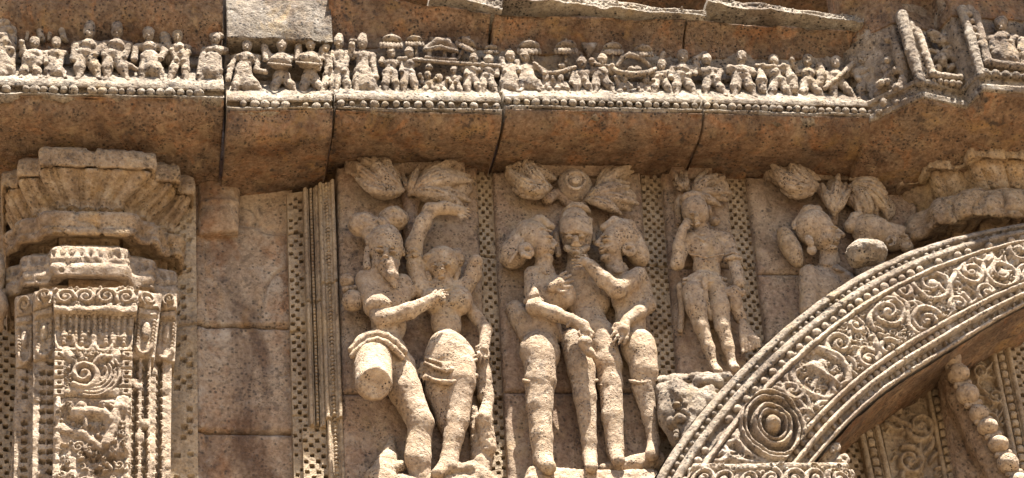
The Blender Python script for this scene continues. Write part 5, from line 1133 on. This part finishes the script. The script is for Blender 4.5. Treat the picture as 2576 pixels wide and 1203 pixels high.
# the drummers' block
mini('bulky bending figure at the left end of the drummers block', (622, 117, 13), (612, 192), (590, 238), (656, 236), [(580, 170), (574, 200)], [(645, 178), (668, 182)], stout=1, skirt=.6, fat=1.2)
mini('drummer with a raised arm, drum in front, left of the other drummer', (708, 115, 14), (708, 196), (688, 238), (742, 236), [(664, 118), (668, 150)], [(728, 150), (720, 170)], extra=(L_((664, 110, .37, 9), (668, 104, .37, 8)),))
mini('drummer with a raised arm, drum in front, beside the deep right joint', (781, 112, 14), (780, 198), (760, 238), (808, 236), [(750, 116), (748, 150)], [(806, 150), (800, 172)], extra=(El(742, 106, .36, 11, 10, 10),))
mini('half figure with an arm raised, cut off by the deep right joint', (820, 122, 10), (828, 190), (814, 238), (834, 238), [(810, 124), (812, 148)], [(834, 140), (832, 170)])
for u, v, ru, lb in ((703, 158, 28, 'fat round drum held by the left drummer'), (777, 155, 31, 'fat round drum held by the right drummer')):
    o = thing('drum', P(u, v, .42), lb, 'carved drum'); s = Sculpt(.005, .01); s.ell(u, v, .415, ru, ru * .74, ru * .8, 8); s.build('shell', M_frieze, o, .004, .003, 24)
    s = Sculpt(.005, .005); s.limb([(u - ru, v + 2, .42, 4), (u, v + 5, .485, 4), (u + ru, v + 8, .42, 4)]); s.build('rim', M_frieze, o, .002)
# the palanquin block
mini('upright figure at the left edge of the palanquin block', (852, 108, 13), (858, 185), (846, 236), (872, 236), [(840, 150), (850, 170)], [(872, 150), (866, 180)], hat='tall')
mini('long-skirted figure with tall hair and raised arm, near the drummers block', (911, 110, 14), (912, 182), (896, 236), (946, 233), [(884, 130), (886, 112)], [(938, 160), (946, 196)], hat='tall', skirt=.75, extra=(El(888, 106, .36, 12, 9, 10),))
mini('pointed-cap bearer under the first umbrella, left of a like one', (984, 134, 12), (981, 186), (970, 236), (998, 236), [(962, 150), (958, 156)], [(1004, 150), (1020, 148)], hat='pointed')
mini('pointed-cap bearer under the second umbrella, front hand on the palanquin pole', (1030, 134, 12), (1026, 186), (1016, 236), (1047, 236), [(1014, 160), (1010, 180)], [(1048, 152), (1060, 152)], hat='pointed')
mini('small walking figure with arms lifted, under the pole left of the house palanquin', (1076, 190, 9), (1080, 214), (1066, 237), (1098, 239), [(1060, 198), (1056, 188)], [(1090, 205), (1096, 198)])
mini('tiny squatting figure under the house palanquin', (1105, 198, 9), (1108, 220), (1098, 240), (1124, 240), [(1092, 212), (1096, 222)], [(1120, 210), (1126, 200)])
mini('small crouching figure with folded arms right under the house palanquin', (1141, 178, 9), (1144, 212), (1136, 239), (1160, 239), [(1126, 198), (1132, 206)], [(1154, 196), (1146, 206)], hat='pointed')
mini('pointed-cap bearer behind the house palanquin, under the tilted umbrella', (1191, 150, 12), (1184, 194), (1177, 241), (1209, 241), [(1174, 168), (1172, 186)], [(1206, 170), (1214, 162)], hat='pointed')
mini('pointed-cap bearer at the right end of the palanquin block', (1229, 152, 12), (1224, 196), (1214, 241), (1246, 241), [(1210, 166), (1204, 176)], [(1248, 170), (1250, 190)], hat='pointed')
def umbrella(u, v, hw, lb, foot, tilt=0, d=.37):
    o = thing('umbrella', P(u, v, d), lb, 'carved umbrella', 'umbrellas over the procession')
    s = Sculpt(.005, .008); s.ell(u, v - hw * .12, d, hw * 1.0, hw * .58, hw * .8, tilt); a = math.radians(tilt)
    s.limb([(u, v - hw * .5, d, hw * .22), (u + math.sin(a) * hw * .8, v - hw * .85 * math.cos(a), d, hw * .09)]); s.build('canopy', M_frieze, o, .004, .003, 24, int(u))
    s = Sculpt(.005, .005)
    for k in range(7):
        x = (k - 3) / 3.2 * hw; s.ell(u + x * math.cos(a), v + hw * .28 + x * math.sin(a), d + .028 * (1 - (x / hw) ** 2) + .01, hw * .20, hw * .34, hw * .17, k=.003)
    s.build('fringe', M_frieze, o, .003, .002, 24)
    s = Sculpt(.005, .004); s.limb([(u, v, d - .005, 4.5), (*foot, d, 4.5)]); s.build('stick', M_frieze, o, .002)
for a in ((984, 107, 27, 'wide umbrella with fringe, leftmost of all umbrellas', (984, 150)), (1043, 105, 22, 'small umbrella just left of the house palanquin', (1050, 150)), (1172, 113, 26, 'tilted umbrella right of the house palanquin', (1152, 150), 24), (1236, 126, 18, 'worn umbrella at the right end of the palanquin block', (1236, 150)),
          (1331, 122, 28, 'wide umbrella over the second bearer of the right-hand procession', (1340, 152)), (1424, 121, 27, 'wide umbrella over the small hammock litter', (1424, 156)), (1541, 124, 25, 'ringed umbrella left of the arched canopy of the boat litter', (1542, 160)), (1618, 130, 24, 'greyish umbrella right of the arched canopy of the boat litter', (1610, 152))): umbrella(*a)
o = thing('palanquin', P(1108, 130, .37), 'house-shaped palanquin with sloping roof and posts, carried on a pole', 'palanquin')
s = Sculpt(.005, .006); s.limb([(1072, 122, .37, 8), (1100, 106, .38, 12), (1124, 108, .38, 12), (1146, 126, .37, 8)]); s.limb([(1068, 126, .385, 6), (1108, 120, .41, 7), (1150, 130, .385, 6)]); s.ell(1086, 100, .37, 8, 6, 8); s.ell(1128, 100, .37, 8, 6, 8); s.build('roof', M_frieze, o, .003, .002, 24)
for u in (1079, 1118, 1140): s = Sculpt(.005, .004); s.limb([(u, 126, .375, 7), (u + 1, 148, .375, 6)]); s.build('post', M_frieze, o, .003)
s = Sculpt(.005, .004); s.limb([(1072, 146, .38, 6), (1146, 152, .38, 6)]); s.build('floor', M_frieze, o, .003)
s = Sculpt(.005, .004); s.limb([(1040, 151, .395, 5), (1110, 157, .40, 5), (1256, 166, .395, 5)]); s.build('pole', M_frieze, o, .003, .002)
s = Sculpt(.005, .006); s.limb([(1079, 158, .39, 4), (1079, 164, .39, 6)]); s.ell(1079, 171, .39, 10, 9, 9); o = s.build('bell', M_frieze, None, .003); tag(o, 'little bell hanging from the palanquin pole', 'carved bell')
# the block with the boat litter
mini('long-robed figure at the left edge of the boat litter block', (1283, 144, 13), (1280, 186), (1266, 234), (1299, 231), [(1262, 150), (1270, 180)], [(1300, 170), (1292, 190)], hat='pointed', skirt=.8)
mini('bearer with the pole on one shoulder, second on the boat litter block', (1321, 144, 13), (1323, 186), (1312, 230), (1352, 228), [(1300, 158), (1304, 178)], [(1346, 164), (1370, 184)], hat='pointed', skirt=.7)
mini('tiny stooping figure left under the small hammock litter', (1373, 196, 8.5), (1370, 216), (1360, 234), (1386, 234), [(1356, 206), (1360, 214)], [(1382, 208), (1390, 198)])
mini('tiny figure with legs apart right under the small hammock litter', (1409, 198, 9), (1410, 216), (1400, 235), (1432, 234), [(1394, 206), (1390, 194)], [(1422, 212), (1430, 222)])
mini('pointed-cap bearer right of the small hammock litter', (1463, 160, 12.5), (1460, 200), (1452, 236), (1488, 236), [(1442, 186), (1438, 208)], [(1476, 184), (1470, 200)], hat='pointed')
mini('leaning bearer with raised elbow left of the arched boat litter', (1515, 152, 13), (1509, 196), (1499, 236), (1542, 236), [(1494, 162), (1488, 152)], [(1530, 172), (1540, 166)], hat='pointed')
mini('small bent figure left under the boat litter', (1570, 198, 9), (1568, 222), (1559, 242), (1588, 242), [(1554, 208), (1548, 194)], [(1580, 212), (1572, 220)])
mini('small bent figure right under the boat litter', (1625, 203, 9), (1622, 224), (1609, 242), (1634, 242), [(1610, 212), (1606, 222)], [(1638, 212), (1644, 202)])
mini('bearer with crossed arms behind the boat litter', (1664, 164, 12), (1660, 200), (1646, 242), (1688, 242), [(1648, 186), (1664, 190)], [(1690, 176), (1672, 186)], extra=(L_((1660, 160, .37, 6), (1668, 136, .37, 8)),))
mini('sturdy figure with hand on hip between the boat litter and the thin crack', (1717, 143, 14.5), (1713, 196), (1702, 242), (1745, 242), [(1690, 172), (1688, 196)], [(1744, 176), (1732, 190)], fat=1.05)
def litter(lb, arch, low, heads, pole):
    o = thing('litter', P(low[1][0], low[1][1], .39), lb, 'palanquin')
    if arch: s = Sculpt(.005, .006); s.limb(arch); s.build('canopy', M_frieze, o, .003, .002, 22)
    s = Sculpt(.005, .006); s.limb(low); s.build('hammock', M_frieze, o, .003, .002, 22); s = Sculpt(.005, .006)
    for h in heads: s.ell(*h)
    s.build('riders', M_frieze, o, .004, .003, 24)
    if pole: s = Sculpt(.005, .004); s.limb(pole); s.build('pole', M_frieze, o, .003)
litter('boat-shaped litter under an arched canopy with two riders', [(1551, 166, .38, 6), (1566, 146, .39, 7), (1584, 138, .40, 8), (1612, 146, .39, 7), (1634, 166, .38, 6)], [(1536, 168, .39, 6), (1556, 182, .41, 7), (1590, 188, .42, 8), (1628, 184, .41, 7), (1648, 174, .39, 6)],
       [(1588, 176, .38, 11, 10, 9), (1604, 176, .38, 11, 10, 9)], [(1488, 160, .395, 5), (1536, 168, .395, 5)])
litter('small hammock litter with one rider under an umbrella', None, [(1376, 184, .39, 5), (1396, 184, .40, 6), (1424, 178, .40, 6), (1446, 170, .39, 5)], [(1412, 168, .37, 11, 10, 9)], [(1344, 160, .39, 5), (1378, 184, .395, 5)])
s = Sculpt(.005, .008); s.limb([(1468, 112, .33, 6), (1482, 122, .34, 12), (1496, 112, .33, 6)]); s.limb([(1482, 122, .34, 13), (1480, 142, .33, 4)]); o = s.build('banner', M_frieze, None, .005, .003, 22); tag(o, 'drooping pennant between two umbrellas', 'carved banner')
# right block
mini('figure with a club held high, just right of the thin crack', (1777, 152, 13), (1788, 200), (1775, 242), (1822, 242), [(1752, 160), (1748, 186)], [(1812, 180), (1806, 200)], hat='pointed', extra=(L_((1748, 152, .37, 9), (1770, 136, .37, 7)),))
mini('round-headed figure with arms folded across the chest', (1864, 146, 15), (1864, 196), (1849, 245), (1896, 245), [(1836, 172), (1868, 178)], [(1895, 186), (1872, 176)], fat=1.05)
drumx = (L_((1902, 166, .385, 5), (1946, 168, .40, 5), (1988, 168, .385, 5)), L_((1912, 172, .38, 6), (1916, 205, .40, 14), (1918, 228, .40, 11)), L_((1982, 172, .38, 6), (1992, 200, .40, 14), (1997, 226, .40, 12)))
mini('water carrier with two jars hanging from a shoulder yoke', (1946, 154, 13.5), (1957, 208), (1941, 250), (1988, 250), [(1914, 172), (1920, 166)], [(1972, 176), (1970, 166)], extra=drumx, seed=3)
mini('figure with a long object hanging from its right shoulder', (2031, 154, 13.5), (2033, 212), (2021, 253), (2070, 250), [(1996, 166), (1992, 150)], [(2060, 164), (2064, 200)], extra=(L_((2064, 166, .38, 8), (2068, 190, .39, 12), (2060, 216, .39, 10)),))
mini('figure holding a long club across its body', (2101, 158, 14), (2103, 204), (2100, 253), (2150, 253), [(2076, 186), (2082, 212)], [(2126, 178), (2134, 172)], extra=(L_((2076, 222, .41, 7), (2110, 194, .42, 6), (2146, 160, .39, 8)),))
mini('round figure at the corner, arm across its belly, behind the club holder', (2170, 150, 15), (2180, 206), (2166, 250), (2192, 250), [(2150, 180), (2160, 200)], [(2204, 186), (2184, 192)], fat=1.05, extra=(El(2144, 154, .35, 13, 13, 12),))
# eroded pieces on the corner
s = Sculpt(.006, .02); g = np.random.default_rng(3)
for u, v, dd, a, b in ((2238, 128, .49, 16, 22), (2232, 170, .49, 19, 26), (2240, 215, .50, 20, 28), (2212, 190, .43, 14, 40), (2218, 240, .45, 18, 20), (2264, 150, .58, 15, 60), (2274, 220, .59, 14, 30)): s.ell(u, v, dd, a, b, 16, g.uniform(-15, 15))
for k in range(22): s.ell(g.uniform(2210, 2285), g.uniform(100, 265), .49 + g.uniform(0, .1), 9, 10, 9)
o = s.build('frieze_figure', M_frieze, None, .011, .005, 18); tag(o, 'almost erased figure on the slanting side of the corner bay', 'carved figure', GF)
s = Sculpt(.006, .02)
for u, v, a, b in ((2366, 150, 16, 18), (2392, 172, 16, 12), (2356, 178, 12, 14), (2384, 130, 14, 14), (2374, 104, 22, 16), (2398, 150, 10, 20), (2350, 90, 20, 14)): s.ell(u, v, .58, a, b, 16, g.uniform(-40, 40))
for k in range(16): s.ell(g.uniform(2340, 2410), g.uniform(70, 180), .575, 8, 8, 8)
o = s.build('frieze_figure', M_frieze, None, .012, .005, 18); tag(o, 'weathered lump of a figure inside the first beaded frame of the corner bay', 'carved figure', GF)
mini('large skirted figure in the rightmost beaded frame, one arm at its side', (2518, 62, 17), (2522, 118), (2508, 164), (2556, 166), [(2494, 100), (2498, 126)], [(2552, 96), (2540, 108)], d=.70, skirt=.85, fat=1.2)
mini('figure cut off by the right edge in the rightmost beaded frame', (2590, 70, 17), (2588, 120), (2574, 168), (2606, 168), [(2568, 104), (2566, 128)], [(2612, 110), (2604, 128)], d=.70, skirt=.7, fat=1.1)
